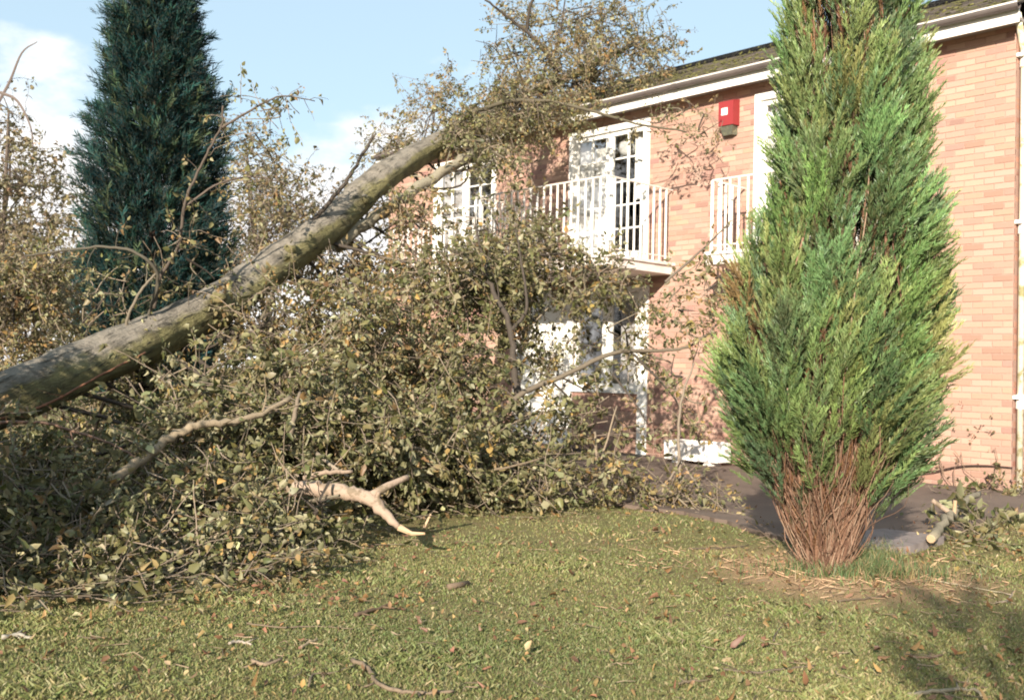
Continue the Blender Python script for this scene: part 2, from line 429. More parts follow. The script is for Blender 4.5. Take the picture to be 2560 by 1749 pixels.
def brick_obj(b):
    """alike bricks share a mesh: full bricks only, a dozen colours"""
    full = abs((b[1] - b[0]) - .215) < .003
    if not full:
        return make_mesh('brick', np.array(brick_v(0, b[1] - b[0], 0, .065, 0)) - W(0, 0), BF, MAT['brick'], colr=np.tile(brick_col(), (12, 1)))
    if len(protos) < 14:
        protos.append(make_mesh('brick', np.array(brick_v(0, .215, 0, .065, 0)) - W(0, 0), BF, MAT['brick'], colr=np.tile(brick_col(), (12, 1))))
        return protos[-1]
    return rnd.choice(protos)
pw = Matrix.Translation(house.location).inverted()
for b in near:
    o_ = bpy.data.objects.new('brick', brick_obj(b)); col.objects.link(o_)
    o_.location = Vector(W(b[0], b[2], rnd.uniform(-.002, .002))); o_.parent = house; o_.matrix_parent_inverse = pw
# eaves: soffit, fascia, gutter
EO = 0.26
wbox(MB(), -.10, LEN + .1, 5.30, 5.335, -.05, EO - .022).build('soffit', MAT['soffit'], house)
wbox(MB(), -.12, LEN + .12, 5.25, 5.40, EO - .02, EO).build('fascia', MAT['white'], house)
gm = MB(); prof = []
for k in range(9):
    a = math.pi * k / 8; prof.append((EO + .062 - .055 * math.cos(a), 5.435 - .06 * math.sin(a)))
for k in range(8, -1, -1):
    a = math.pi * k / 8; prof.append((EO + .062 - .050 * math.cos(a), 5.435 - .055 * math.sin(a)))
np_ = len(prof)
V = [W(-.14, z, o) for o, z in prof] + [W(LEN + .14, z, o) for o, z in prof]
gm.add(V, [(i, (i+1) % np_, np_ + (i+1) % np_, np_ + i) for i in range(np_)] + [tuple(range(np_ - 1, -1, -1)), tuple(range(np_, 2 * np_))])
gut = gm.build('gutter', MAT['gutter'], house, smooth=False)
wbox(MB(), -.14, LEN + .14, 5.432, 5.452, EO + .108, EO + .122).build('gutter_lip', MAT['lip'], gut)
for s in np.arange(.9, LEN, 1.8):
    gb = MB(); pr2 = [(EO + .062 - .062 * math.cos(math.pi * k / 8), 5.437 - .067 * math.sin(math.pi * k / 8)) for k in range(9)]
    V = [W(s, z, o) for o, z in pr2] + [W(s + .07, z, o) for o, z in pr2]
    gb.add(V, [(i, i+1, 9 + i + 1, 9 + i) for i in range(8)]); gb.build('gutter_joint', MAT['gutter'], gut)
# roof: base plane with overlapping tile rows
roof = MB(); rz0, rz1, ro0, ro1 = 5.43, 7.24, EO + .06, -4.0
sa = np.array([ro1 - ro0, rz1 - rz0]); L = np.linalg.norm(sa); sa /= L; nrm = np.array([-sa[1], sa[0]]) * -1
roof.add([W(-.15, rz0, ro0), W(LEN + .15, rz0, ro0), W(LEN + .15, rz1, ro1), W(-.15, rz1, ro1)], [(0, 1, 2, 3)])
roof.add([W(-.15, rz1, ro1), W(LEN + .15, rz1, ro1), W(LEN + .15, 5.43, -8.3), W(-.15, 5.43, -8.3)], [(0, 1, 2, 3)])
roof = roof.build('roof', MAT['soffit'], house)
tm = MB(); row = 0; d = 0.0
while d < L - .05:
    s = -.15 - (.11 if row % 2 else 0)
    while s < LEN + .1:
        a, b = max(s + .003, -.15), min(s + .217, LEN + .15); s += .22
        lift = .012 + rng.uniform(0, .012); q0 = d - .02; q1 = min(d + .26, L)
        f = lambda ss_, q, h: W(ss_, rz0 + sa[1] * q + abs(sa[0]) * h, ro0 + sa[0] * q + sa[1] * h)
        V = [f(a, q0, lift + .016), f(b, q0, lift + .016), f(b, q1, .006), f(a, q1, .006), f(a, q0, lift), f(b, q0, lift)]
        c = np.array([.115, .098, .085]) * rng.uniform(.6, 1.3)
        if rng.random() < .35: c = np.array([.12, .115, .05]) * rng.uniform(.6, 1.2)
        tm.add(V, [(0, 1, 2, 3), (4, 5, 1, 0), (4, 0, 3), (5, 2, 1)], c)
    d += .20; row += 1
o_ = tm.build('roof_tile_rows', MAT['tile'], roof, color=True); o_['kind'] = 'stuff'
rd = MB(); tube(rd, [W(-.15, rz1 + .02, ro1), W(LEN + .15, rz1 + .02, ro1)], .11, 8); rd.build('ridge_tile_row', MAT['tile'], roof)
# moss cushions on the tiles
mm = MB()
for k in range(700):
    s, q = rng.uniform(0, LEN), rng.uniform(.1, L - .1); r = rng.uniform(.02, .05)
    ctr = W(s, rz0 + sa[1] * q + .03, ro0 + sa[0] * q)
    oc = np.array([(1, 0, 0), (0, 1, 0), (-1, 0, 0), (0, -1, 0), (0, 0, .7)]) * r
    mm.add(ctr + oc, [(0, 1, 4), (1, 2, 4), (2, 3, 4), (3, 0, 4)], np.array([.13, .12, .035]) * rng.uniform(.5, 1.4))
o_ = mm.build('moss', MAT['tile'], roof, color=True); o_['kind'] = 'stuff'

def curtain(parent, name, s0, s1, z0, z1, off, mat, waves=9):
    n = 60; mbb = MB(); V = []
    for k in range(n + 1):
        s = s0 + (s1 - s0) * k / n; o = off + .018 * math.sin(k / n * waves * 2 * math.pi) + .006 * math.sin(k * 1.7)
        V += [W(s, z0, o), W(s, z1, o)]
    mbb.add(V, [(2*k, 2*k+2, 2*k+3, 2*k+1) for k in range(n)]); return mbb.build(name, mat, parent, smooth=True)
def leaf_door(parent, s0, s1, z0, z1, cols, rows, stile=.07, bot=.12, off=-.055):
    """one glazed leaf: rails/stiles belong to the frame, bars and panes are pieces"""
    mbb = MB()
    wbox(mbb, s0, s0 + stile, z0, z1, off - .02, off + .025); wbox(mbb, s1 - stile, s1, z0, z1, off - .02, off + .025)
    wbox(mbb, s0 + stile, s1 - stile, z1 - stile, z1, off - .02, off + .023); wbox(mbb, s0 + stile, s1 - stile, z0, z0 + bot, off - .02, off + .023)
    lf = mbb.build('casement', MAT['white'], parent)
    a, b, c, d = s0 + stile, s1 - stile, z0 + bot, z1 - stile
    for k in range(1, cols):
        s = a + (b - a) * k / cols
        wbox(MB(), s - .013, s + .013, c, d, off - .012, off + .018).build('glazing_bar', MAT['white'], parent)
    for k in range(1, rows):
        z = c + (d - c) * k / rows
        for q in range(cols):
            x0 = a + (b - a) * q / cols + (.013 if q else 0); x1 = a + (b - a) * (q + 1) / cols - (.013 if q < cols - 1 else 0)
            wbox(MB(), x0, x1, z - .012, z + .012, off - .010, off + .016).build('glazing_bar', MAT['white'], parent)
    for q in range(cols):
        for k in range(rows):
            x0, x1 = a + (b - a) * q / cols, a + (b - a) * (q + 1) / cols; y0, y1 = c + (d - c) * k / rows, c + (d - c) * (k + 1) / rows
            tlt = rng.uniform(-.002, .002)
            MB().add([W(x0, y0, off - .003 + tlt), W(x1, y0, off - .003 - tlt), W(x1, y1, off - .003 - tlt), W(x0, y1, off - .003 + tlt)], [(0, 1, 2, 3)]).build('pane', MAT['glass'], parent)
def room(parent, s0, s1, z0, z1):
    mbb = MB(); e = .4; d = -2.4
    V = [W(s0 - e, z0 - .02, -.25), W(s1 + e, z0 - .02, -.25), W(s1 + e, z1 + .2, -.25), W(s0 - e, z1 + .2, -.25), W(s0 - e, z0 - .02, d), W(s1 + e, z0 - .02, d), W(s1 + e, z1 + .2, d), W(s0 - e, z1 + .2, d)]
    mbb.add(V, [(4, 5, 6, 7), (0, 1, 5, 4), (1, 2, 6, 5), (2, 3, 7, 6), (3, 0, 4, 7)]); mbb.build('room_interior', MAT['room'], parent)
def french_window(o, name='french_window', jamb=.085, rows=5):
    s0, s1, z0, z1 = o
    fm = MB(); p0, p1 = -.10, .014
    wbox(fm, s0, s0 + jamb, z0, z1, p0, p1); wbox(fm, s1 - jamb, s1, z0, z1, p0, p1)
    wbox(fm, s0 + jamb, s1 - jamb, z1 - .10, z1, p0, p1 - .003); wbox(fm, s0 + jamb, s1 - jamb, z0, z0 + .05, p0, p1 - .003)
    w = fm.build(name, MAT['white'], house)
    mid = (s0 + s1) / 2
    leaf_door(w, s0 + jamb + .002, mid - .002, z0 + .052, z1 - .102, 2, rows); leaf_door(w, mid + .002, s1 - jamb - .002, z0 + .052, z1 - .102, 2, rows)
    room(w, s0, s1, z0, z1)
    return w
wr = french_window(OPEN[0]); curtain(wr, 'curtain', 2.62, 3.38, 3.0, 5.1, -.16, MAT['curtain'])
wm = french_window(OPEN[1]); curtain(wm, 'curtain', 6.08, 6.88, 3.0, 4.86, -.17, MAT['curtain'], 7)
curtain(wm, 'curtain', 5.26, 5.66, 3.95, 5.1, -.17, MAT['curtain'], 4)
wl = french_window(OPEN[2]); curtain(wl, 'curtain', 9.62, 10.36, 3.0, 5.0, -.17, MAT['curtain_grey'], 7)
# round white paper shade hanging inside the main window
lp = MB(); prof = [(.02, .14), (.08, .125), (.125, .08), (.14, 0), (.125, -.08), (.08, -.125), (.02, -.14)]
c0 = W(5.93, 4.83, -.30); V = []
for r_, h in prof:
    for k in range(14): V.append(c0 + np.array([r_ * math.cos(k * math.pi / 7), r_ * math.sin(k * math.pi / 7), h]))
lp.add(V, [(i*14 + k, i*14 + (k+1) % 14, (i+1)*14 + (k+1) % 14, (i+1)*14 + k) for i in range(6) for k in range(14)])
tube(lp, [c0 + np.array([0, 0, .14]), c0 + np.array([0, 0, .40])], .004, 4)
tag(lp.build('paper_lampshade', MAT['curtain'], None, smooth=True), 'round white paper lampshade hanging just inside the upper french window', 'lampshade')
# ground floor: window over a brick apron, a white door beside it, white posts down to the ground
fm = MB()
wbox(fm, 5.20, 5.38, .03, 2.60, -.05, .022); wbox(fm, 6.74, 6.86, .03, 2.60, -.05, .022); wbox(fm, 7.98, 8.10, .03, 2.60, -.05, .022)
wbox(fm, 5.38, 6.74, 2.50, 2.60, -.05, .018); wbox(fm, 6.86, 7.98, 2.50, 2.60, -.05, .018); wbox(fm, 5.36, 6.76, .955, .995, -.09, .05)
gw = fm.build('window', MAT['white'], house)
leaf_door(gw, 5.385, 6.05, 1.0, 2.495, 1, 1, .10, .10); leaf_door(gw, 6.055, 6.735, 1.0, 2.495, 1, 1, .09, .10)
room(gw, 5.5, 7.8, .1, 2.5)
curtain(gw, 'curtain', 5.40, 5.86, 1.0, 2.45, -.16, MAT['curtain_grey'], 8)
dm = MB(); wbox(dm, 6.865, 7.975, .07, 2.495, -.09, -.045)
dr = dm.build('door', MAT['white'], house)
for (a, b, c, d) in ((6.98, 7.38, .25, 1.0), (7.46, 7.86, .25, 1.0), (6.98, 7.38, 1.15, 2.35), (7.46, 7.86, 1.15, 2.35)):
    pm = MB(); wbox(pm, a, b, c, d, -.044, -.030); wbox(pm, a + .05, b - .05, c + .05, d - .05, -.030, -.020); pm.build('door_panel', MAT['white'], dr)
kb = MB(); tube(kb, [W(6.93, 1.05, -.045), W(6.93, 1.05, .0)], .022, 8); kb.build('door_handle', MAT['black'], dr)
stp = MB(); wbox(stp, 5.1, 8.2, 0.0, .05, .02, .30); stp.build('dark_base_strip', MAT['black'], house)  # black strip put in for the dark gap and shadow at the base

def balcony(s0, s1, off, zs0, zs1, zr, nb, ns):
    bm = MB(); wbox(bm, s0, s1, zs0, zs1, .001, off); wbox(bm, s0 - .03, s1 + .03, zs1 - .03, zs1 + .012, .001, off + .02)
    sb = bm.build('balcony', MAT['render'], house)
    i = .05
    hr = MB()
    for (a, b) in (((s0 + i, off - i), (s1 - i, off - i)), ((s0 + i, 0.0), (s0 + i, off - i)), ((s1 - i, 0.0), (s1 - i, off - i))):
        tube(hr, [W(a[0], zr, a[1]), W(b[0], zr, b[1])], .014, 6)
    hr.build('handrail', MAT['rail'], sb)
    br = MB()
    for (a, b) in (((s0 + i, off - i), (s1 - i, off - i)), ((s0 + i, 0.0), (s0 + i, off - i)), ((s1 - i, 0.0), (s1 - i, off - i))):
        tube(br, [W(a[0], zs1 + .10, a[1]), W(b[0], zs1 + .10, b[1])], .011, 6)
    br.build('bottom_rail', MAT['rail'], sb)
    pts = [(s0 + i + (s1 - s0 - 2*i) * k / nb, off - i) for k in range(nb + 1)]
    for sd_ in (s0 + i, s1 - i): pts += [(sd_, (off - i) * k / ns) for k in range(1, ns)]
    for k, (s, o) in enumerate(pts):
        bb = MB(); h = .0125; post = (k in (0, nb)); h = .014 if post else .0105
        wbox(bb, s - h, s + h, zs1 + .012, zr - .005, o - h, o + h); bb.build('baluster', MAT['white'], sb)
balcony(4.75, 7.60, 1.5, 2.73, 2.885, 3.98, 20, 10)
balcony(1.56, 3.60, .82, 2.73, 2.885, 3.86, 14, 5)
balcony(8.50, 10.62, .82, 2.73, 2.885, 3.86, 14, 5)
# downpipe on the gable just round the corner
dp = MB(); ps, po = -.052, -.105
tube(dp, [W(ps, .05, po), W(ps, 5.0, po), W(ps + .02, 5.12, po + .02), W(ps - .02, 5.38, EO - .1)], .036, 10)
dpo = dp.build('downpipe', MAT['pipe'], house, smooth=True)
for z in (1.12, 3.1, 5.0):
    cm = MB(); tube(cm, [W(ps, z - .16, po), W(ps, z, po)], .045, 10); wbox(cm, ps - .02, -.001, z - .05, z - .01, po + .02, po + .09); cm.build('pipe_collar', MAT['white'], dpo)
# red alarm box
ab = empty('alarm_box', W(3.78, 4.74, 0), 'red wall alarm box with white square emblem, high on the brick wall', 'alarm box')
am = MB(); s0, s1, z0, z1 = 3.66, 3.93, 4.76, 5.13
V = [W(s0, z0, 0), W(s1, z0, 0), W(s1, z1, 0), W(s0, z1, 0), W(s0 + .015, z0, .14), W(s1 - .015, z0, .14), W(s1 - .015, z1 - .03, .14), W(s0 + .015, z1 - .03, .14)]
am.add(V, BOXF); am.build('cover', MAT['red'], ab)
am = MB(); V = [W(s0 + .03, z0 - .13, 0), W(s1 - .03, z0 - .13, 0), W(s1 - .03, z0 - .001, 0), W(s0 + .03, z0 - .001, 0), W(s0 + .06, z0 - .13, .09), W(s1 - .06, z0 - .13, .09), W(s1 - .03, z0 - .001, .125), W(s0 + .03, z0 - .001, .125)]
am.add(V, BOXF); am.build('strobe_lens', MAT['olive'], ab)
am = MB(); wbox(am, 3.765, 3.865, 4.905, 5.005, .139, .145); pl = am.build('emblem', MAT['white'], ab)
am = MB(); am.add([W(3.835, 4.935, .147), W(3.845, 4.955, .147), W(3.80, 4.985, .147), W(3.79, 4.965, .147)], [(0, 1, 2, 3)])
am.add([W(3.795, 4.965, .1475), W(3.82, 4.99, .1475), W(3.785, 4.992, .1475)], [(0, 1, 2)]); am.build('emblem_mark', MAT['emblem'], pl)
# whitewashed trough on feet against the wall
tr_ = empty('stone_trough', W(3.98, 0, .45), 'whitewashed stone trough on a small foot against the brick wall', 'trough')
tm_ = MB(); a, b, c, d, o0, o1 = 3.54, 4.43, .085, .345, .26, .56; n = 10; V = []
for k in range(n + 1):
    s = a + (b - a) * k / n
    for (oo, zz) in ((o1, c), (o1 + .015, d), (o1 - .06, d + .005), (o1 - .06, d - .08), (o0 + .06, d - .08), (o0 + .06, d + .005), (o0, d), (o0, c)):
        V.append(W(s + rng.normal() * .003, zz + rng.normal() * .0045, oo + rng.normal() * .004))
tm_.add(V, [(k*8 + j, k*8 + (j+1) % 8, (k+1)*8 + (j+1) % 8, (k+1)*8 + j) for k in range(n) for j in range(8)] + [tuple(range(7, -1, -1)), tuple(n*8 + j for j in range(8))])
tm_.build('basin', MAT['stone'], tr_)
for s in (3.72, 4.25):
    fmm = MB(); V = [W(s - .07, .033, .30), W(s + .07, .033, .30), W(s + .07, .033, .54), W(s - .07, .033, .54), W(s - .04, .10, .32), W(s + .04, .10, .32), W(s + .04, .10, .52), W(s - .04, .10, .52)]
    fmm.add(V, BOXF); fmm.build('foot', MAT['stone'], tr_)

# ------------------------------------------------------------------ foliage helpers
LV = np.array([(0, 0, 0), (-.38, .30, .07), (-.27, .72, .05), (0, 1.06, -.10), (.27, .72, .05), (.38, .30, .07), (0, .45, -.05)], float)
LF = np.array([(0, 6, 1), (1, 6, 2), (2, 6, 3), (3, 6, 4), (4, 6, 5), (5, 6, 0)])
LFl = LF[:, ::-1]
def frames(axis, normal):
    y = axis / (np.linalg.norm(axis, axis=1)[:, None] + 1e-9)
    z = normal - y * np.sum(normal * y, axis=1)[:, None]; z /= np.linalg.norm(z, axis=1)[:, None] + 1e-9
    x = np.cross(y, z)
    return np.stack([x, y, z], axis=2)
def leaves_np(P, axis, normal, size, colr, curl=0.25):
    n = len(P); R = frames(axis, normal)
    T = np.tile(LV, (n, 1, 1)); T[:, :, 2] *= (1 + rng.normal(size=(n, 1)) * 1.2)
    T[:, :, 0] *= rng.uniform(.55, 1.1, (n, 1)); T[:, :, 2] += -curl * rng.normal(size=(n, 1)) * T[:, :, 1] ** 2 * 1.6 + rng.normal(size=(n, 1)) * .5 * np.abs(T[:, :, 0])
    V = np.einsum('nij,nkj->nki', R, T * size[:, None, None]) + P[:, None, :]
    Fc = (LF[None] + (np.arange(n) * 7)[:, None, None]).reshape(-1, 3)
    return V.reshape(-1, 3), Fc, np.repeat(colr, 7, axis=0)
def pick_cols(n, pal, w, jit=.18):
    pal = np.array(pal); w = np.array(w) / sum(w)
    c = pal[rng.choice(len(pal), n, p=w)]
    return np.clip(c * (1 + rng.normal(size=(n, 1)) * jit) * (1 + rng.normal(size=(n, 3)) * .05), .003, 1)
def unit(n): v = rng.normal(size=(n, 3)); return v / np.linalg.norm(v, axis=1)[:, None]
class Foliage:
    def __init__(self): self.P = []; self.A = []; self.N = []; self.S = []; self.C = []; self.tw = MB(); self.nt = 0
    def twig(self, p, d, ln, nl, size, pal, w, r=.0035, droop=.35, twc=(.22, .17, .125), draw=True, face=None):
        """a leafy twig from p along d"""
        d = np.asarray(d, float); d = d / (np.linalg.norm(d) + 1e-9)
        q = [np.asarray(p, float)]; dd = d.copy()
        for k in range(4):
            dd = dd + rng.normal(size=3) * .22 + np.array([0, 0, -droop * .22]); dd /= np.linalg.norm(dd); q.append(q[-1] + dd * ln / 4)
        q = np.array(q); q[:, 2] = np.maximum(q[:, 2], .02)
        if draw: tube(self.tw, q, (r, r * .45), 3, twc, cap=False)
        t = .1 + .93 * rng.beta(1.7, 1.0, nl); idx = np.minimum((t * 4).astype(int), 3); f = t * 4 - idx
        P = q[idx] * (1 - f)[:, None] + q[idx + 1] * f[:, None]
        A = dd * .5 + unit(nl) * .9 + np.array([0, 0, -droop])
        P = P + A / np.linalg.norm(A, axis=1)[:, None] * size * .35
        P[:, 2] = np.maximum(P[:, 2], .015)
        Nn = unit(nl) + np.array([0, 0, .55]) + (0 if face is None else face)
        self.P.append(P); self.A.append(A); self.N.append(Nn); self.S.append(size * np.clip(rng.lognormal(-.10, .33, nl), .42, 1.75)); cl = pick_cols(nl, pal, w); tone = pick_cols(1, pal, w); mk = rng.random(nl) < .62; cl[mk] = tone * rng.uniform(.8, 1.2, (int(mk.sum()), 1)); self.C.append(cl)
    def arrays(self): return [np.concatenate(x) for x in (self.P, self.A, self.N, self.S, self.C)]
G1, G2, G3, Y1, B1, PL = (.072, .080, .026), (.124, .124, .044), (.185, .172, .074), (.34, .225, .078), (.215, .138, .062), (.32, .295, .17)
PAL = [G1, G2, G3, Y1, B1, PL]
W_GREEN = [26, 28, 20, 6, 10, 15]; W_DARK = [46, 30, 10, 3, 6, 4]; W_BROWN = [10, 20, 20, 16, 27, 11]; W_YEL = [10, 20, 14, 32, 14, 8]  # W_DARK puts the shade under the trunk and at left into the leaf colour

# ------------------------------------------------------------------ the fallen tree
ft = empty('fallen_tree', (-5.2, 7.0, 0), 'fallen tree, its mossy grey trunk leaning onto the house roof above a leafy heap', 'tree')
TK = [(-5.5, 6.4, .28), (-4.9, 7.1, .52), at(0, 907, 8.2), at(150, 848, 8.75), at(300, 785, 9.3), at(400, 739, 9.75), at(500, 689, 10.2), at(600, 620, 10.7), at(700, 546, 11.2), at(775, 487, 11.7), at(857, 412, 12.3), at(943, 355, 13.0), at(1012, 316, 13.6), at(1100, 264, 14.4), at(1190, 214, 15.3), at(1320, 160, 16.5), at(1440, 100, 17.4)]
tp = catmull(TK, 8)
tr_r = np.interp(np.linspace(0, 1, len(tp)), [0, .11, .3, .5, .62, .75, .88, 1], [.36, .225, .215, .198, .18, .145, .09, .035])
mb = MB(); sides = 36; ridge = rng.normal(size=sides) * .016
base_n = mb.n
tube(mb, tp, tr_r, sides)
V = mb.v[0].reshape(len(tp), sides, 3)
for i in range(len(tp)):
    ctr = V[i].mean(0); lob = 1 + .05 * np.sin(np.arange(sides) / sides * 2 * math.pi * 3 + i * .25) + ridge + rng.normal(size=sides) * .010
    V[i] = ctr + (V[i] - ctr) * lob[:, None] * (1 + .03 * math.sin(i * 1.1))
mb.v[0] = V.reshape(-1, 3)
trunk = mb.build('trunk', MAT['bark'], ft, smooth=True)
for (t, sz, dz) in ((.36, .085, (.5, -.5, .5)), (.47, .07, (.3, -.8, .3)), (.30, .09, (-.2, -.9, .2)), (.60, .06, (.4, -.8, -.2))):       # stubs and knots
    p_ = tp[int(t * (len(tp) - 1))]; dv = np.array(dz); dv /= np.linalg.norm(dv); km = MB()
    tube(km, [p_ + dv * .10, p_ + dv * .20, p_ + dv * (.24 + sz * .6)], [sz * 1.3, sz, sz * .8], 9); km.build('stub', MAT['bark'], trunk, smooth=True)
fol = Foliage()
DK, GR, LT = (.060, .048, .038), (.20, .165, .115), (.33, .25, .175)
def bough(pts, r0, r1, c=GR, n=6, sides=7, name='branch'):
    q = catmull(pts, n) if len(pts) > 2 else np.array(pts, float)
    q = q + np.concatenate([np.zeros((1, 3)), rng.normal(size=(len(q) - 1, 3)) * r0 * .18])
    mbb = MB(); tube(mbb, q, (r0, r1), sides, c, wob=.05); mbb.build(name, MAT['twig'], ft, smooth=True, color=True)
    ln_ = float(np.linalg.norm(np.diff(q, axis=0), axis=1).sum())
    for k in range(int(ln_ * 4.5)):                  # side twigs
        i = rng.integers(1, len(q) - 1); dv = q[i + 1] - q[i]; dv /= np.linalg.norm(dv) + 1e-9
        d_ = dv * .6 + unit(1)[0] * .9
        fol.twig(q[i], d_, rng.uniform(.12, .42), rng.integers(3, 9), .062, PAL, W_BROWN, r=max(.004, r0 * .18), droop=.15, twc=tuple(np.array(c) * .9))
    return q
def D(*a): return [at(*p_) for p_ in a]
# limbs that the photo shows
bough(D((760, 560, 11.6), (835, 502, 11.9), (905, 452, 12.2), (1000, 396, 12.7), (1070, 345, 13.2)), .085, .06, (.24, .21, .15), sides=10)
arch = bough(D((995, 325, 13.3), (1030, 285, 13.4), (1085, 250, 13.6), (1180, 228, 13.8), (1290, 238, 13.6), (1420, 275, 13.4), (1560, 300, 13.2)), .040, .012, (.10, .085, .055))
bough(D((1265, 165, 15.5), (1215, 90, 15.3), (1160, 45, 15.2), (1100, 0, 15.0)), .035, .015, DK)
bough(D((1195, 75, 15.3), (1200, 30, 15.2), (1215, -20, 15.1)), .03, .02, DK)
bough(D((330, 745, 9.5), (345, 690, 9.4), (358, 625, 9.3), (320, 580, 9.2), (250, 560, 9.2), (150, 568, 9.3), (60, 580, 9.4)), .020, .010, (.085, .075, .055))
upb = bough(D((350, 700, 9.4), (362, 630, 9.4), (405, 560, 9.4), (420, 460, 9.4), (450, 390, 9.5), (480, 330, 9.5), (503, 285, 9.6), (506, 240, 9.6)), .018, .010, (.085, .065, .05))
bough(D((503, 290, 9.6), (570, 250, 9.8), (640, 218, 10.), (715, 230, 10.1)), .014, .005, (.12, .09, .07))
bough(D((418, 470, 9.4), (500, 415, 9.6), (585, 402, 9.8), (660, 420, 9.9)), .012, .005, (.12, .09, .07))
bough(D((285, 760, 9.25), (290, 720, 9.2), (320, 660, 9.2), (355, 620, 9.3)), .016, .012, (.17, .14, .10))
bough(D((700, 510, 11.2), (740, 468, 11.2), (790, 405, 11.2), (825, 345, 11.2), (850, 308, 11.2)), .03, .014, DK)
bough(D((0, 950, 7.9), (110, 915, 8.1), (230, 850, 8.4), (330, 800, 8.7)), .012, .008, (.20, .09, .05))
bough(D((-20, 960, 7.5), (90, 958, 7.5), (190, 985, 7.4), (260, 1010, 7.3), (320, 1045, 7.2)), .013, .007, (.22, .13, .09))
# dark forked limb and the long limb in front of the doors
bough(D((1175, 900, 9.9), (1165, 820, 10.0), (1160, 750, 10.1), (1120, 660, 10.3), (1085, 600, 10.5), (1010, 560, 10.7)), .040, .018, DK)
bough(D((1160, 750, 10.1), (1195, 700, 10.1), (1185, 610, 10.2), (1170, 520, 10.3)), .022, .008, DK)
bough(D((1110, 645, 10.35), (1090, 560, 10.4), (1075, 480, 10.5)), .018, .006, DK)
longb = bough(D((1120, 960, 9.6), (1190, 890, 9.9), (1290, 848, 10.1), (1390, 800, 10.3), (1470, 797, 10.5), (1550, 790, 10.6), (1610, 755, 10.7), (1655, 690, 10.8)), .032, .010, (.15, .12, .085))
bough(D((1545, 1130, 9.6), (1540, 1000, 9.8), (1548, 900, 9.9), (1575, 825, 10.0)), .018, .010, (.22, .175, .13))
bough(D((1545, 1040, 9.7), (1500, 1130, 9.4), (1470, 1200, 9.2)), .012, .006, (.22, .175, .13))
bough(D((1550, 1050, 9.7), (1600, 1130, 9.5), (1640, 1200, 9.4)), .010, .005, (.22, .175, .13))
bough(D((1390, 850, 10.2), (1430, 900, 10.1), (1470, 960, 10.0)), .014, .006, DK)
bough(D((1440, 805, 10.3), (1520, 890, 10.2), (1560, 950, 10.2)), .014, .006, DK)
bough(D((1510, 640, 10.5), (1600, 560, 10.7), (1660, 500, 10.8)), .016, .007, (.15, .12, .09))
bough(D((1350, 980, 9.5), (1360, 1050, 9.3), (1400, 920, 9.6)), .014, .008, (.25, .19, .13))
# limbs lying in the heap
bough(D((250, 1092, 6.6), (330, 1035, 6.8), (400, 985, 7.0), (470, 962, 7.1), (560, 950, 7.3), (660, 905, 7.6)), .038, .022, (.27, .21, .14))
bough(D((660, 985, 7.4), (672, 930, 7.5), (680, 890, 7.6)), .020, .013, (.18, .14, .10))
bough(D((720, 1030, 7.6), (760, 1062, 7.4), (790, 1080, 7.3)), .018, .010, (.28, .23, .17))
bough(D((690, 1085, 7.2), (740, 1072, 7.2), (800, 1070, 7.25)), .022, .014, (.30, .22, .16))
bough(D((480, 1270, 6.2), (560, 1282, 6.15), (630, 1278, 6.1), (660, 1318, 6.05)), .014, .010, (.20, .155, .11))
bough(D((250, 1290, 5.9), (330, 1270, 6.0), (420, 1262, 6.1)), .012, .008, (.25, .17, .12))
bough(D((1080, 1075, 8.7), (1150, 1060, 8.8), (1230, 1040, 9.0)), .014, .008, (.20, .15, .10))
bough(D((830, 985, 8.2), (860, 930, 8.5), (905, 905, 8.7)), .016, .008, (.22, .16, .11))
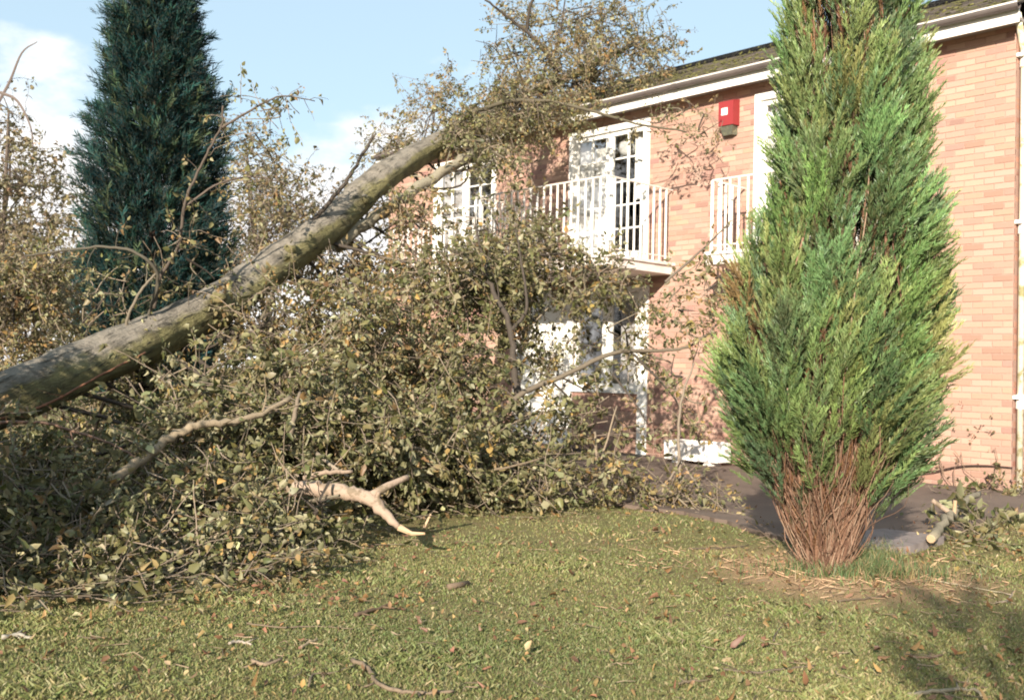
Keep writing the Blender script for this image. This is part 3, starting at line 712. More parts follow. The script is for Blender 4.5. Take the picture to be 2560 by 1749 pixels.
# leafy masses: (x, y, Y, rx, ry, rY, number of twigs, palette, leaf size, leaves per twig, spine?)
BL = [
 (40, 1180, 6.4, 190, 120, .8, 190, W_DARK, .066, 15), (230, 1205, 6.5, 180, 100, .8, 200, W_GREEN, .068, 15), (430, 1160, 6.9, 180, 125, .9, 260, W_GREEN, .070, 15),
 (630, 1190, 7.2, 150, 105, .8, 200, W_GREEN, .072, 15), (470, 940, 8.2, 120, 140, .9, 190, W_GREEN, .072, 14), (670, 950, 8.4, 170, 150, 1.0, 260, W_GREEN, .074, 14),
 (850, 1000, 8.6, 170, 120, 1.0, 260, W_GREEN, .076, 14), (1010, 1050, 9.0, 170, 95, .9, 230, W_GREEN, .080, 14), (1160, 1085, 9.3, 140, 70, .8, 140, W_GREEN, .080, 14),
 (600, 745, 9.9, 130, 100, .8, 120, W_BROWN, .068, 14), (820, 770, 10.0, 170, 140, 1.0, 270, W_BROWN, .070, 14), (1000, 860, 10.2, 160, 140, 1.0, 260, W_GREEN, .074, 14),
 (800, 620, 11.6, 110, 80, .8, 110, W_BROWN, .066, 13), (1050, 650, 11.0, 150, 120, .9, 240, W_GREEN, .074, 13), (1210, 590, 11.3, 140, 90, .8, 135, W_GREEN, .076, 12), (930, 610, 11.8, 80, 70, .6, 48, W_BROWN, .066, 11),
 (1220, 730, 11.0, 90, 90, .8, 55, W_GREEN, .076, 11), (1390, 640, 11.3, 110, 70, .8, 46, W_GREEN, .078, 9), (1470, 760, 11.2, 100, 90, .8, 22, W_GREEN, .076, 8),
 (1560, 900, 10.3, 80, 130, .5, 18, W_BROWN, .070, 8), (1550, 1152, 9.3, 110, 45, .5, 70, W_YEL, .060, 11), (1370, 1090, 9.4, 100, 40, .5, 48, W_BROWN, .066, 11), (700, 1128, 6.62, 60, 14, .05, 8, W_GREEN, .062, 5), (1370, 960, 10.2, 100, 60, .8, 20, W_GREEN, .080, 8),
 (1190, 985, 9.8, 100, 60, .7, 56, W_GREEN, .078, 12), (920, 490, 12.2, 90, 70, .8, 64, W_BROWN, .066, 12), (1130, 520, 12.0, 110, 60, .7, 48, W_GREEN, .076, 11),
 (1120, 360, 12.8, 100, 45, .6, 36, W_GREEN, .072, 11), (1330, 640, 11.0, 150, 65, .6, 34, W_GREEN, .078, 10), (1420, 780, 10.9, 130, 110, .6, 30, W_GREEN, .078, 9), (1270, 860, 10.5, 100, 90, .5, 32, W_GREEN, .078, 9), (1560, 720, 10.8, 90, 130, .5, 30, W_BROWN, .072, 9), (1640, 640, 10.8, 60, 90, .4, 12, W_BROWN, .07, 8),
 (1180, 235, 14.6, 150, 75, 1.1, 230, W_BROWN, .062, 13), (1060, 320, 13.2, 90, 50, .5, 90, W_GREEN, .066, 12), (1180, 270, 14.0, 110, 40, .5, 90, W_GREEN, .064, 12), (1330, 180, 15.8, 160, 90, 1.3, 300, W_BROWN, .062, 13), (1440, 110, 17.0, 120, 100, 1.3, 140, W_BROWN, .062, 12),
 (1160, 130, 16.0, 110, 100, 1.1, 100, W_BROWN, .060, 11), (1290, 50, 16.5, 210, 70, 1.3, 190, W_BROWN, .060, 12), (1000, 240, 14.6, 80, 90, .9, 62, W_BROWN, .058, 10),
 (1300, -120, 16.5, 200, 110, 1.3, 90, W_BROWN, .062, 12), (1500, 260, 13.6, 90, 50, .5, 22, W_GREEN, .062, 9), (1600, 290, 13.2, 60, 40, .4, 8, W_BROWN, .058, 8),
 (610, 250, 10.0, 90, 45, .4, 15, W_GREEN, .058, 9), (600, 330, 10.4, 80, 60, .5, 16, W_GREEN, .056, 9), (640, 430, 11., 90, 60, .5, 30, W_BROWN, .056, 10), (440, 580, 9.6, 80, 80, .5, 20, W_BROWN, .058, 9),
 (50, 690, 10.4, 140, 140, .8, 260, W_BROWN, .062, 13), (180, 985, 10.8, 230, 110, .6, 230, W_DARK, .066, 14), (40, 1060, 7.9, 150, 90, .6, 150, W_DARK, .066, 13), (330, 880, 9.9, 90, 90, .5, 90, W_DARK, .066, 13), (520, 1285, 6.15, 170, 40, .35, 110, W_GREEN, .064, 12), (240, 1325, 5.75, 200, 45, .35, 130, W_GREEN, .062, 12), (30, 1360, 5.5, 140, 45, .3, 70, W_DARK, .062, 12), (230, 680, 9.8, 70, 60, .4, 18, W_GREEN, .06, 10), (560, 610, 11.4, 60, 50, .5, 20, W_BROWN, .06, 10),
 (1085, 285, 13.7, 70, 38, .4, 72, W_BROWN, .062, 12), (880, 335, 13.2, 80, 50, .5, 34, W_BROWN, .058, 9), (420, 1010, 7.6, 50, 90, .5, 40, W_GREEN, .07, 12)]
TP_S = tp[6:-6:4]
for (x, y, Y, rx, ry, rY, n, w, size, nl) in BL:
    c0 = at(x, y, Y); sc = Y * K / F
    j = int(np.argmin(np.linalg.norm(TP_S - c0, axis=1))); root = TP_S[max(0, j - 2)]
    if Y > 6.3 and n > 40:                          # the bough that carries this part of the crown
        m1 = root * .7 + c0 * .3 + np.array([0, .35, -.25]) + rng.normal(size=3) * .15; m2 = root * .35 + c0 * .65 + np.array([0, .25, -.2]) + rng.normal(size=3) * .2
        q = bough([root + np.array([0, .1, -.05]), m1, m2, c0], .022, .010, DK, 5, 5)
    for k in range(n):
        if k % 4 == 0:
            v = unit(1)[0] * rng.random() ** .42; spot = c0 + np.array([v[0] * rx * sc, v[1] * rY, v[2] * ry * sc]); fan = unit(1)[0]
        p_ = spot + rng.normal(size=3) * .06
        if p_[2] < .03: p_[2] = rng.uniform(.03, .22)
        d = unit(1)[0] * .7 + fan * .7 + v * .5 + np.array([.25, -.1, -.1])
        fol.twig(p_ - d * .15, d, rng.uniform(.30, .62), int(nl * 1.6 * rng.uniform(.6, 1.3)), size, PAL, w, r=.0052)
    for k in range(max(3, n // 9)):                 # inner branchlets
        v = unit(1)[0]; e = c0 + np.array([v[0] * rx * sc, v[1] * rY, v[2] * ry * sc]) * .85; e[2] = max(e[2], .06)
        qq = catmull([c0 + rng.normal(size=3) * .1, (c0 + e) / 2 + rng.normal(size=3) * .1, e], 4); qq[:, 2] = np.maximum(qq[:, 2], .02)
        tube(fol.tw, qq, (.012, .004), 4, GR if rng.random() < .5 else DK, cap=False)
# unseen crown clumps added out of the picture on the left to shade the heap
for (cx, cy, cz, r1, r2, r3, n) in ((-3.95, 5.3, .7, .9, 1.2, .8, 260), (-4.8, 6.3, 1.0, .9, .9, .9, 170), (-3.8, 4.2, .5, .8, .8, .6, 120), (-4.7, 4.6, 1.5, 1.1, 1.1, .9, 420), (-3.3, 4.75, .68, .62, .85, .6, 420), (-3.75, 4.3, 1.35, .75, .9, .7, 420), (-4.75, 6.2, 1.75, .95, 1.1, .7, 330)):
    for k in range(n):
        v = unit(1)[0] * rng.random() ** .42; p_ = np.array([cx + v[0] * r1, cy + v[1] * r2, max(.04, cz + v[2] * r3)])
        fol.twig(p_, unit(1)[0], rng.uniform(.3, .6), 14, .066, PAL, W_DARK, r=.0045)
# skirt of flattened twigs along the foot of the heap
for k in range(230):
    t = rng.random(); x = -40 + 1350 * t
    y = np.interp(x, [-40, 120, 300, 480, 700, 850, 1000, 1200, 1320], [1425, 1385, 1365, 1350, 1325, 1225, 1200, 1170, 1150]) - abs(rng.normal()) * 35
    p_ = ground(x, y); p_[2] = rng.uniform(.02, .12)
    fol.twig(p_, unit(1)[0] * np.array([1, 1, .15]) + np.array([.3, 0, .05]), rng.uniform(.25, .5), 10, .062, PAL, W_GREEN, r=.004, droop=.1)
P_, A_, N_, S_, C_ = fol.arrays(); S_ = S_ * .70
# the 300 leaves that show largest are parts of their own, the others one mass
dist = np.linalg.norm(P_ - np.array([0, 0, EYE]), axis=1)
inv = (np.abs(P_[:, 0]) < .50 * P_[:, 1]) & (P_[:, 2] > .10)
score = np.where(inv, S_ / dist, 0); big = np.argsort(-score)[:300]; rest = np.setdiff1d(np.arange(len(P_)), big)
V, Fc, Cv = leaves_np(P_[rest], A_[rest], N_[rest], S_[rest], C_[rest])
print('fallen tree leaves', len(rest))
o_ = mesh_obj('foliage', V, Fc, MAT['leaf'], ft, False, Cv); o_['kind'] = 'stuff'
o_ = fol.tw.build('twigs', MAT['twig'], ft, color=True); o_['kind'] = 'stuff'
lm = []
for k in range(10):
    V, Fc, Cv = leaves_np(np.zeros((1, 3)), np.array([[0, 1., 0]]), np.array([[0, 0, 1.]]), np.ones(1), pick_cols(1, PAL, W_GREEN))
    lm.append(make_mesh('leaf', V, Fc, MAT['leaf'], False, Cv))
Rb = frames(A_[big], N_[big]); pinv = Matrix.Translation(ft.location).inverted()
for k, i in enumerate(big):
    o_ = bpy.data.objects.new('leaf', lm[k % 10]); col.objects.link(o_)
    mm4 = Matrix([[*(Rb[k][r] * S_[i]), P_[i][r]] for r in range(3)] + [[0, 0, 0, 1]])
    o_.parent = ft; o_.matrix_parent_inverse = pinv; o_.matrix_basis = mm4

# pale broken limb lying on the heap
lg = empty('broken_limb', at(760, 1120, 7.3), 'pale barkless broken limb with a fork, lying on the front of the leaf heap', 'branch')
q = catmull(D((655, 1107, 6.85), (720, 1110, 6.8), (790, 1118, 6.75), (840, 1132, 6.7), (872, 1165, 6.65), (905, 1196, 6.6)), 6)
q[1:-1] += rng.normal(size=(len(q) - 2, 3)) * .005
mb = MB(); tube(mb, q, np.interp(np.linspace(0, 1, len(q)), [0, .1, .3, .36, .42, .6, .8, 1], [.056, .051, .049, .057, .048, .048, .034, .020]) * rng.uniform(.93, 1.07, len(q)), 14, wob=.06); mb.build('limb', MAT['pale'], lg, smooth=True)
for k in range(9):               # splinters at the torn end
    a_ = rng.uniform(0, 6.28); o3 = np.array([0, math.cos(a_), math.sin(a_)]) * rng.uniform(.01, .045); mb = MB(); tube(mb, [q[0] + o3, q[0] + o3 * .8 + np.array([-rng.uniform(.03, .10), 0, rng.normal() * .02])], (.010, .002), 4); mb.build('splinter', MAT['cut'], lg)
for (i_, dv) in ((7, (-.3, -.5, .8)), (14, (.5, -.6, .4)), (20, (.2, -.2, .9))):
    dv = np.array(dv); mb = MB(); tube(mb, [q[i_] + dv * .03, q[i_] + dv * .085], (.016, .011), 7, wob=.1); mb.build('snag', MAT['pale'], lg)
mb = MB(); tube(mb, catmull(D((835, 1130, 6.7), (870, 1108, 6.75), (925, 1082, 6.9)), 5), (.034, .020), 9, wob=.05); mb.build('fork', MAT['pale'], lg, smooth=True)
mb = MB(); tube(mb, D((905, 1196, 6.6), (935, 1210, 6.58), (965, 1210, 6.55)), (.022, .008), 7, wob=.1); mb.build('splintered_end', MAT['cut'], lg)
sp1 = MB(); tube(sp1, [ground(962, 1205) + np.array([0, 0, .02]), ground(962, 1205) + np.array([.05, .02, .13])], (.016, .010), 5, wob=.15)
tag(sp1.build('wood_splinter', MAT['cut']), 'pale splinter of fresh wood standing in the grass beside the broken limb', 'wood splinter')

# ------------------------------------------------------------------ conifer sprays
def spray(nl, spread, lw, rise=.55, curve=.12):
    """feathery upright spray of unit length along +Y, flat-ish in X, built from thin pointed blades"""
    V = []; Fc = []
    for k in range(nl):
        t = (k + .5) / nl * .80; sd = 1 if k % 2 else -1
        a = rng.uniform(.25, rise); az = rng.normal() * .55
        ln = (0.34 - .16 * t) * rng.uniform(.75, 1.25) * spread
        d = np.array([sd * math.sin(a) * math.cos(az), math.cos(a), math.sin(a) * math.sin(az)])
        b = np.array([rng.normal() * .012, t, rng.normal() * .012 - curve * t * t])
        wv = np.cross(d, np.array([0, 0, 1.])) ; wv = wv / (np.linalg.norm(wv) + 1e-9) * .5 + unit(1)[0] * .5
        n0 = len(V); V += [b - wv * lw * .5, b + wv * lw * .5, b + d * ln * .55 + wv * lw * .75, b + d * ln, b + d * ln * .55 - wv * lw * .75]
        Fc += [(n0, n0 + 1, n0 + 2), (n0, n0 + 2, n0 + 4), (n0 + 4, n0 + 2, n0 + 3)]
    return np.array(V), np.array(Fc)
def plume(nb):
    """soft curved plume: side shoots along a bending axis, each shoot a few short needle-fine blades"""
    V = []; Fc = []; bend = rng.uniform(.05, .22)
    for k in range(nb):
        t = (k + .5) / nb * .92; sd = 1 if k % 2 else -1
        a = rng.uniform(.16, .55) * (1.05 - .5 * t); az = rng.normal() * .8
        ln = .34 * (1.0 - .55 * t) * rng.uniform(.7, 1.2)
        d = np.array([sd * math.sin(a) * math.cos(az), math.cos(a), math.sin(a) * math.sin(az)])
        b = np.array([bend * t * t, t, bend * .5 * t * t])
        for q in range(2):
            d2 = d + rng.normal(size=3) * .15; d2 /= np.linalg.norm(d2); b2 = b + d * ln * .35 * q
            wv = np.cross(d2, unit(1)[0]); wv /= np.linalg.norm(wv) + 1e-9; lw = .027
            n0 = len(V); V += [b2 - wv * lw * .35, b2 + wv * lw * .35, b2 + d2 * ln * .45 + wv * lw * .6, b2 + d2 * ln * .75]
            Fc += [(n0, n0 + 1, n0 + 2), (n0, n0 + 2, n0 + 3)]
    return np.array(V), np.array(Fc)
def place_sprays(protos, P, axis, normal, size, colr):
    Vs, Fs, Cs = [], [], []; n0 = 0; which = rng.integers(0, len(protos), len(P)); R = frames(axis, normal)
    for k, (pv, pf) in enumerate(protos):
        ii = np.where(which == k)[0]
        if not len(ii): continue
        V = np.einsum('nij,kj->nki', R[ii], pv) * size[ii][:, None, None] + P[ii][:, None, :]
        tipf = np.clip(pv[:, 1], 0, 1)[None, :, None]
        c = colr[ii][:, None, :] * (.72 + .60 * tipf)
        Vs.append(V.reshape(-1, 3)); Cs.append(c.reshape(-1, 3)); m_ = len(pv)
        Fs.append((pf[None] + (np.arange(len(ii)) * m_)[:, None, None]).reshape(-1, 3) + n0); n0 += len(ii) * m_
    return np.concatenate(Vs), np.concatenate(Fs), np.concatenate(Cs)

# upright conifer in front of the house
bush = empty('conifer_shrub', BUSH, 'bright green upright multi-stemmed conifer with bare brown lower stems, in front of the house wall', 'conifer')
BZ = [0, .30, .48, .62, .78, .95, 1.25, 1.8, 2.22, 2.55, 3.14, 3.74, 4.3, 4.75, 5.0]
BR = [.15, .25, .35, .43, .51, .60, .70, .665, .54, .50, .405, .37, .29, .16, .03]
BXc = [2060, 2066, 2072, 2078, 2089, 2078, 2072, 2087, 2110, 2130, 2128, 2112, 2108, 2105, 2105]
def brad(z): return np.interp(z, BZ, BR)
def bcx(z): return (np.interp(z, BZ, BXc) - 1280) / F * 6.53 - .018
def proj(p):
    q = CR.T @ (np.asarray(p) - np.array([0, 0, EYE])); return (CX + F * q[0] / -q[2]) / K, (CY - F * q[1] / -q[2]) / K
GAPS = [(1880, 90, 55, 110), (1925, 470, 45, 90), (1955, 600, 55, 60), (1845, 850, 30, 50), (1770, 985, 35, 40), (1905, 1065, 40, 35), (1790, 250, 34, 75), (2010, 640, 30, 45), (1800, 430, 25, 40)]
def lump(th, z): return 1 + .085 * np.sin(th * 3 + z * 2.1) * np.sin(z * 4.3 + th) + .055 * np.sin(th * 7 - z * 5.0) + .05 * np.sin(z * 9 + th * 4)
protos_b = [plume(30) for _ in range(9)]
PP, AA, NN, SS, CC = [], [], [], [], []
BG = [(.150, .230, .078), (.118, .195, .076), (.200, .255, .088), (.090, .150, .068), (.25, .265, .095), (.23, .15, .07)]
BWt = [32, 28, 20, 14, 7, 1]
lobes = []
zt = .54
while zt < 4.75:                       # tiers of plumed shoots, each leaning out and up
    nr = max(3, int(2 * math.pi * brad(zt) / .21)); ph = rng.uniform(0, 6.28)
    for k in range(nr): lobes.append((ph + (k + rng.uniform(-.35, .35)) * 2 * math.pi / nr, zt + rng.uniform(-.11, .11)))
    zt += .17
for (th, z) in lobes:
    if rng.random() < (.06 if z > .95 else .34): continue
    Ll = rng.uniform(.42, .72); R0 = float(brad(z)); Rt = float(brad(min(z + Ll * .6, 4.99)))
    outd = np.array([math.cos(th), math.sin(th), 0.]); f_out = rng.uniform(.76, 1.03); cxz = bcx(z)
    root = np.array([cxz, BUSH[1], z - Ll * .45]) + outd * R0 * .58
    tip = np.array([bcx(min(z + Ll * .55, 5)), BUSH[1], z + Ll * .55]) + outd * max(Rt, .02) * f_out + np.array([rng.normal() * .04, rng.normal() * .04, 0])
    pxm = proj(root * .35 + tip * .65)
    if outd[1] < .15 and any(((pxm[0] - a) / c) ** 2 + ((pxm[1] - b) / d) ** 2 < 1 for a, b, c, d in GAPS): continue
    ax = tip - root; Lx = np.linalg.norm(ax); ax /= Lx
    u1 = np.cross(ax, outd); u1 /= np.linalg.norm(u1) + 1e-9; u2 = np.cross(u1, ax)
    cm = pick_cols(1, BG, BWt, .20)[0]; wd = rng.uniform(.065, .115)
    for j in range(int(rng.uniform(26, 40))):
        t = rng.random() ** .75; a_ = rng.uniform(0, 6.28); rad_ = wd * math.sin(math.pi * min(1, .18 + .75 * t)) * rng.uniform(.5, 1.1)
        offv = u1 * math.cos(a_) * rad_ * 1.25 + u2 * math.sin(a_) * rad_
        bow = outd * .07 * math.sin(math.pi * t)
        p_ = root + ax * Lx * t + offv + bow
        A = ax + offv / (wd + 1e-6) * .38 + outd * .10 + np.array([.05, 0, .05]) + rng.normal(size=3) * .12
        if p_[2] < .38 + .26 * rng.random(): continue
        A /= np.linalg.norm(A)
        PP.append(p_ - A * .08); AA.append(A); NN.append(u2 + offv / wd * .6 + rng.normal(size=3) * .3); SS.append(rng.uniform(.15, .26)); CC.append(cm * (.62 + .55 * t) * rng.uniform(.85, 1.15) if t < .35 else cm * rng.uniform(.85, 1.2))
# extra tufts that stick out of the outline
for (x, y, ex) in ((2150, 640, .5), (2160, 690, .5), (2140, 620, .35), (2130, 800, .3), (1715, 500, -.4), (2100, 330, .3)):
    for j in range(16):
        p_ = at(x + rng.normal() * 10, y + rng.normal() * 16, 6.4 + rng.normal() * .05)
        A = np.array([ex * .8, -.1, 1]) + rng.normal(size=3) * .15; A /= np.linalg.norm(A); PP.append(p_ - A * .15); AA.append(A); NN.append(np.array([0, -1., 0]) + rng.normal(size=3) * .3); SS.append(rng.uniform(.13, .18)); CC.append(pick_cols(1, BG, BWt, .15)[0])
PP, AA, NN, SS, CC = map(np.array, (PP, AA, NN, SS, CC))
# inner dead brown sprays
ni = 1700; zz = np.where(rng.random(1700) < .25, rng.uniform(.12, .8, 1700), rng.uniform(.45, 3.9, 1700)); th = rng.uniform(0, 2 * math.pi, ni); rr = brad(zz) * rng.uniform(.45, .82, ni)
Pi = np.stack([bcx(zz) + np.cos(th) * rr, BUSH[1] + np.sin(th) * rr, zz], 1); Ai = np.stack([np.cos(th) * .3, np.sin(th) * .3, np.ones(ni)], 1) + rng.normal(size=(ni, 3)) * .12
Ci = pick_cols(ni, [(.17, .085, .045), (.22, .12, .06), (.10, .065, .04), (.075, .085, .04)], [4, 3, 3, 3])
PP = np.concatenate([PP, Pi]); AA = np.concatenate([AA, Ai]); NN = np.concatenate([NN, unit(ni)]); SS = np.concatenate([SS, rng.uniform(.12, .20, ni)]); CC = np.concatenate([CC, Ci])
V, Fc, Cv = place_sprays(protos_b, PP, AA, NN, SS, CC)
print('bush sprays', len(PP), 'tris', len(Fc))
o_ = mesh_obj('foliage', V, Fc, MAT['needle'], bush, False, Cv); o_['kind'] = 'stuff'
# stems: fan of brown stems from the ground
def stem_pts(th, z1, fr):
    b = np.array([BUSH[0] + math.cos(th) * rng.uniform(.03, .17), BUSH[1] + math.sin(th) * rng.uniform(.03, .15), -.02])
    out_ = []
    for t in np.linspace(0, 1, 9):
        z = z1 * t; r = brad(max(z, .02)) * fr * min(1, .35 + t * 1.6) ** .7 if z > 0 else .0
        p_ = np.array([bcx(z) + math.cos(th) * r, BUSH[1] + math.sin(th) * r, z])
        out_.append(b * max(0, 1 - t * 5) + p_ * min(1, t * 5))
    out_ = np.array(out_); out_[1:] += rng.normal(size=(8, 3)) * .012
    return out_
SC = [(.21, .115, .070), (.25, .15, .10), (.16, .085, .055), (.28, .19, .13)]
for k in range(130):
    th = rng.uniform(0, 2 * math.pi); mbb = MB()
    tube(mbb, stem_pts(th, rng.uniform(.9, 3.9), rng.uniform(.25, .80)), (rng.uniform(.006, .017), .003), 6, np.array(SC[rng.integers(4)]) * rng.uniform(.8, 1.15)); mbb.build('stem', MAT['stem'], bush, smooth=True, color=True)
mbb = MB()
for k in range(640):          # thin dead twigs low down
    th = rng.uniform(0, 2 * math.pi); r0 = rng.uniform(.03, .16); ln = rng.uniform(.35, 1.1); r1 = brad(ln) * rng.uniform(.5, .98)
    a = np.array([BUSH[0] + math.cos(th) * r0, BUSH[1] + math.sin(th) * r0, rng.uniform(0, .15)]); b = np.array([bcx(ln) + math.cos(th + rng.normal() * .15) * r1, BUSH[1] + math.sin(th) * r1, ln])
    tube(mbb, catmull([a, a * .65 + b * .35 + rng.normal(size=3) * .03, a * .3 + b * .7 + rng.normal(size=3) * .04, b], 3), (rng.uniform(.002, .006), .0015), 3, np.array(SC[rng.integers(4)]) * rng.uniform(.7, 1.2), cap=False)
o_ = mbb.build('dead_twigs', MAT['stem'], bush, color=True); o_['kind'] = 'stuff'

# dark conifer behind the trunk
DT = at(350, 700, 14.0); DT[2] = 0
dc = empty('dark_conifer', DT, 'tall dark blue-green conifer standing behind the fallen trunk on the left', 'conifer')
dpx = 14.0 * K / F
def z_at(y): return at(350, y, 14.0)[2]
prof = [(-330, 350, 8), (-200, 352, 45), (-80, 355, 70), (0, 365, 95), (60, 352, 122), (130, 350, 132), (220, 362, 158), (300, 356, 162), (400, 353, 178), (500, 355, 186), (600, 352, 190), (720, 350, 180), (800, 350, 150)]
DZ = np.array([z_at(p_[0]) for p_ in prof][::-1]); DXc = np.array([at(p_[1], p_[0], 14.)[0] for p_ in prof][::-1]); DR = np.maximum(np.array([p_[2] * dpx for p_ in prof][::-1]) - .20, .03)
protos_d = [spray(26, 1.15, .030, .8, .2) for _ in range(7)]
n = 8200; zz = np.where(rng.random(n) < .85, rng.uniform(.35, 6.6, n), rng.uniform(.35, DZ[-1], n)); th = rng.uniform(0, 2 * math.pi, n)
rr0 = np.interp(zz, DZ, DR); lmp = 1 + .13 * np.sin(th * 4 + zz * 3) + .10 * np.sin(th * 9 - zz * 6) + .07 * np.sin(zz * 13 + th * 3)
dep = rng.random(n) ** .45; rr = rr0 * lmp * (.15 + .85 * dep)
P = np.stack([np.interp(zz, DZ, DXc) + np.cos(th) * rr, DT[1] + np.sin(th) * rr, zz], 1)
A = np.stack([np.cos(th) * .75, np.sin(th) * .75, np.full(n, .75)], 1) + rng.normal(size=(n, 3)) * .22
Nn = np.stack([np.cos(th), np.sin(th), np.ones(n)], 1) + rng.normal(size=(n, 3)) * .3
C = pick_cols(n, [(.009, .042, .042), (.006, .029, .033), (.014, .054, .044), (.055, .088, .048)], [40, 34, 18, 9])  # last, lighter warm tone paints some sprays as sunlit
V, Fc, Cv = place_sprays(protos_d, P - A * .12, A, Nn, rng.uniform(.24, .46, n), C)
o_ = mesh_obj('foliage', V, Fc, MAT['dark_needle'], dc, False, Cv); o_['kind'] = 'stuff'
mbb = MB(); tube(mbb, [DT, (DXc[3], DT[1], DZ[3]), (DXc[7], DT[1], DZ[7]), (DXc[-1], DT[1], DZ[-1])], (.13, .02), 9, (.035, .022, .018)); mbb.build('trunk', MAT['stem'], dc, smooth=True, color=True)
for k in range(70):
    z = rng.uniform(.4, 6.4); th_ = rng.uniform(0, 2 * math.pi); r = np.interp(z, DZ, DR) * .8; x0 = np.interp(z, DZ, DXc)
    mbb = MB(); tube(mbb, catmull([(x0, DT[1], z), (x0 + math.cos(th_) * r * .5, DT[1] + math.sin(th_) * r * .5, z + .12), (x0 + math.cos(th_) * r, DT[1] + math.sin(th_) * r, z + .4)], 3), (.02, .006), 4, (.06, .04, .03)); mbb.build('branch', MAT['stem'], dc, color=True)

# ------------------------------------------------------------------ trees behind
BT = [(.20, .155, .085), (.155, .13, .07), (.25, .18, .095), (.12, .115, .055), (.28, .20, .13)]
BTW = [30, 26, 18, 16, 8]
def back_tree(base, label, blobs, tips=(), leaf=.07, tr=.10, grp='leafy trees behind the fallen trunk'):
    t = empty('autumn_tree', base, label, 'tree', grp); f = Foliage()
    base = np.asarray(base, float); c = (.13, .10, .08)
    top = max((at(b[0], b[1], b[2]) for b in blobs), key=lambda q: q[2]); mbb = MB()
    tube(mbb, catmull([base, base * .5 + top * .5 + rng.normal(size=3) * .15, top], 6), (tr, .02), 7, c); mbb.build('trunk', MAT['twig'], t, smooth=True, color=True)
    for (x, y, Y, rx, ry, rY, n, nl) in blobs:
        c0 = at(x, y, Y); sc = Y * K / F; h = np.clip((c0[2] * .55) / max(top[2], .1), .05, .9); r0 = base * (1 - h) + top * h
        mbb = MB(); tube(mbb, catmull([r0, (r0 + c0) / 2 + rng.normal(size=3) * .2, c0], 5), (tr * .4, .012), 5, c); mbb.build('branch', MAT['twig'], t, color=True)
        for k in range(max(4, n // 8)):
            v = unit(1)[0] * .9; e = c0 + np.array([v[0] * rx * sc, v[1] * rY, v[2] * ry * sc]); tube(f.tw, catmull([c0, (c0 + e) / 2 + rng.normal(size=3) * .12, e], 3), (.014, .004), 3, c, cap=False)
        for k in range(n):
            v = unit(1)[0] * rng.random() ** .4; p_ = c0 + np.array([v[0] * rx * sc, v[1] * rY, v[2] * ry * sc])
            if p_[2] < .05: continue
            f.twig(p_, unit(1)[0] + v * .6, rng.uniform(.4, .8), nl, leaf, BT, BTW, r=.006, twc=(.15, .115, .09))
    for pl in tips:
        mbb = MB(); tube(mbb, catmull(D(*pl), 5), (.035, .008), 5, (.17, .135, .12)); mbb.build('branch', MAT['twig'], t, color=True)
    V, Fc, Cv = leaves_np(*f.arrays()); o_ = mesh_obj('foliage', V, Fc, MAT['leaf'], t, False, Cv); o_['kind'] = 'stuff'
    o_ = f.tw.build('twigs', MAT['twig'], t, color=True); o_['kind'] = 'stuff'
def gp(x, Y): p_ = at(x, 840, Y); p_[2] = 0; return p_
back_tree(gp(-60, 19), 'sparse tan-leaved tree at the left edge with bare twig tips against the sky',
          [(0, 330, 19, 90, 90, 1.2, 60, 11), (60, 420, 19, 110, 90, 1.4, 150, 12), (10, 520, 18.5, 150, 110, 1.5, 210, 12), (110, 620, 18, 120, 130, 1.4, 180, 12), (0, 720, 17, 140, 150, 1.3, 180, 12), (20, 250, 19, 60, 60, .8, 16, 8)],
          [((-20, 260, 18.8), (20, 190, 18.8), (50, 120, 18.8), (85, 95, 18.8)), ((0, 210, 18.8), (40, 230, 18.8), (70, 290, 18.8), (75, 350, 18.8))])
back_tree(gp(640, 21), 'tan-leaved tree between the dark conifer and the leaning trunk',
          [(590, 420, 21, 90, 100, 1.4, 110, 10), (660, 480, 20.5, 100, 90, 1.4, 150, 11), (600, 560, 20, 110, 110, 1.4, 190, 12), (560, 340, 21, 60, 80, 1., 50, 9), (720, 560, 20, 90, 110, 1.3, 120, 12), (520, 640, 19, 100, 120, 1.2, 120, 12)])
back_tree(gp(930, 27), 'low pale-twigged tree beside the far end of the house, in front of the cloud',
          [(900, 330, 26, 80, 55, 1.4, 60, 9), (960, 300, 26, 80, 60, 1.4, 70, 9), (860, 430, 25, 80, 80, 1.4, 80, 11), (990, 210, 26, 60, 60, 1.2, 30, 8)], leaf=.075)
back_tree(gp(300, 26), 'brown leafy tree standing behind the dark conifer',
          [(300, 560, 26, 160, 120, 2, 160, 11), (200, 640, 25, 150, 130, 2, 160, 11), (420, 640, 25, 150, 130, 2, 160, 11)], leaf=.08)
# far wood that closes the view beyond the garden
f = Foliage()
for k in range(4600):
    a = rng.uniform(-2.3, 1.2); r = rng.uniform(48, 62); h = (4.2 + 1.6 * math.sin(a * 9) + 1.0 * math.sin(a * 23)) * (1 + 2.2 * min(1, max(0, (-a - .7) / .35)))  # raised out of view at the left to darken the window reflections
    p_ = np.array([math.sin(a) * r, math.cos(a) * r, rng.random() ** .7 * h])
    f.twig(p_, unit(1)[0], 1.4, 10, .42, BT, BTW, draw=False)
V, Fc, Cv = leaves_np(*f.arrays()); o_ = mesh_obj('far_wood', V, Fc, MAT['leaf'], None, False, Cv); tag(o_, 'distant brown wood closing the view beyond the garden', kind='stuff')

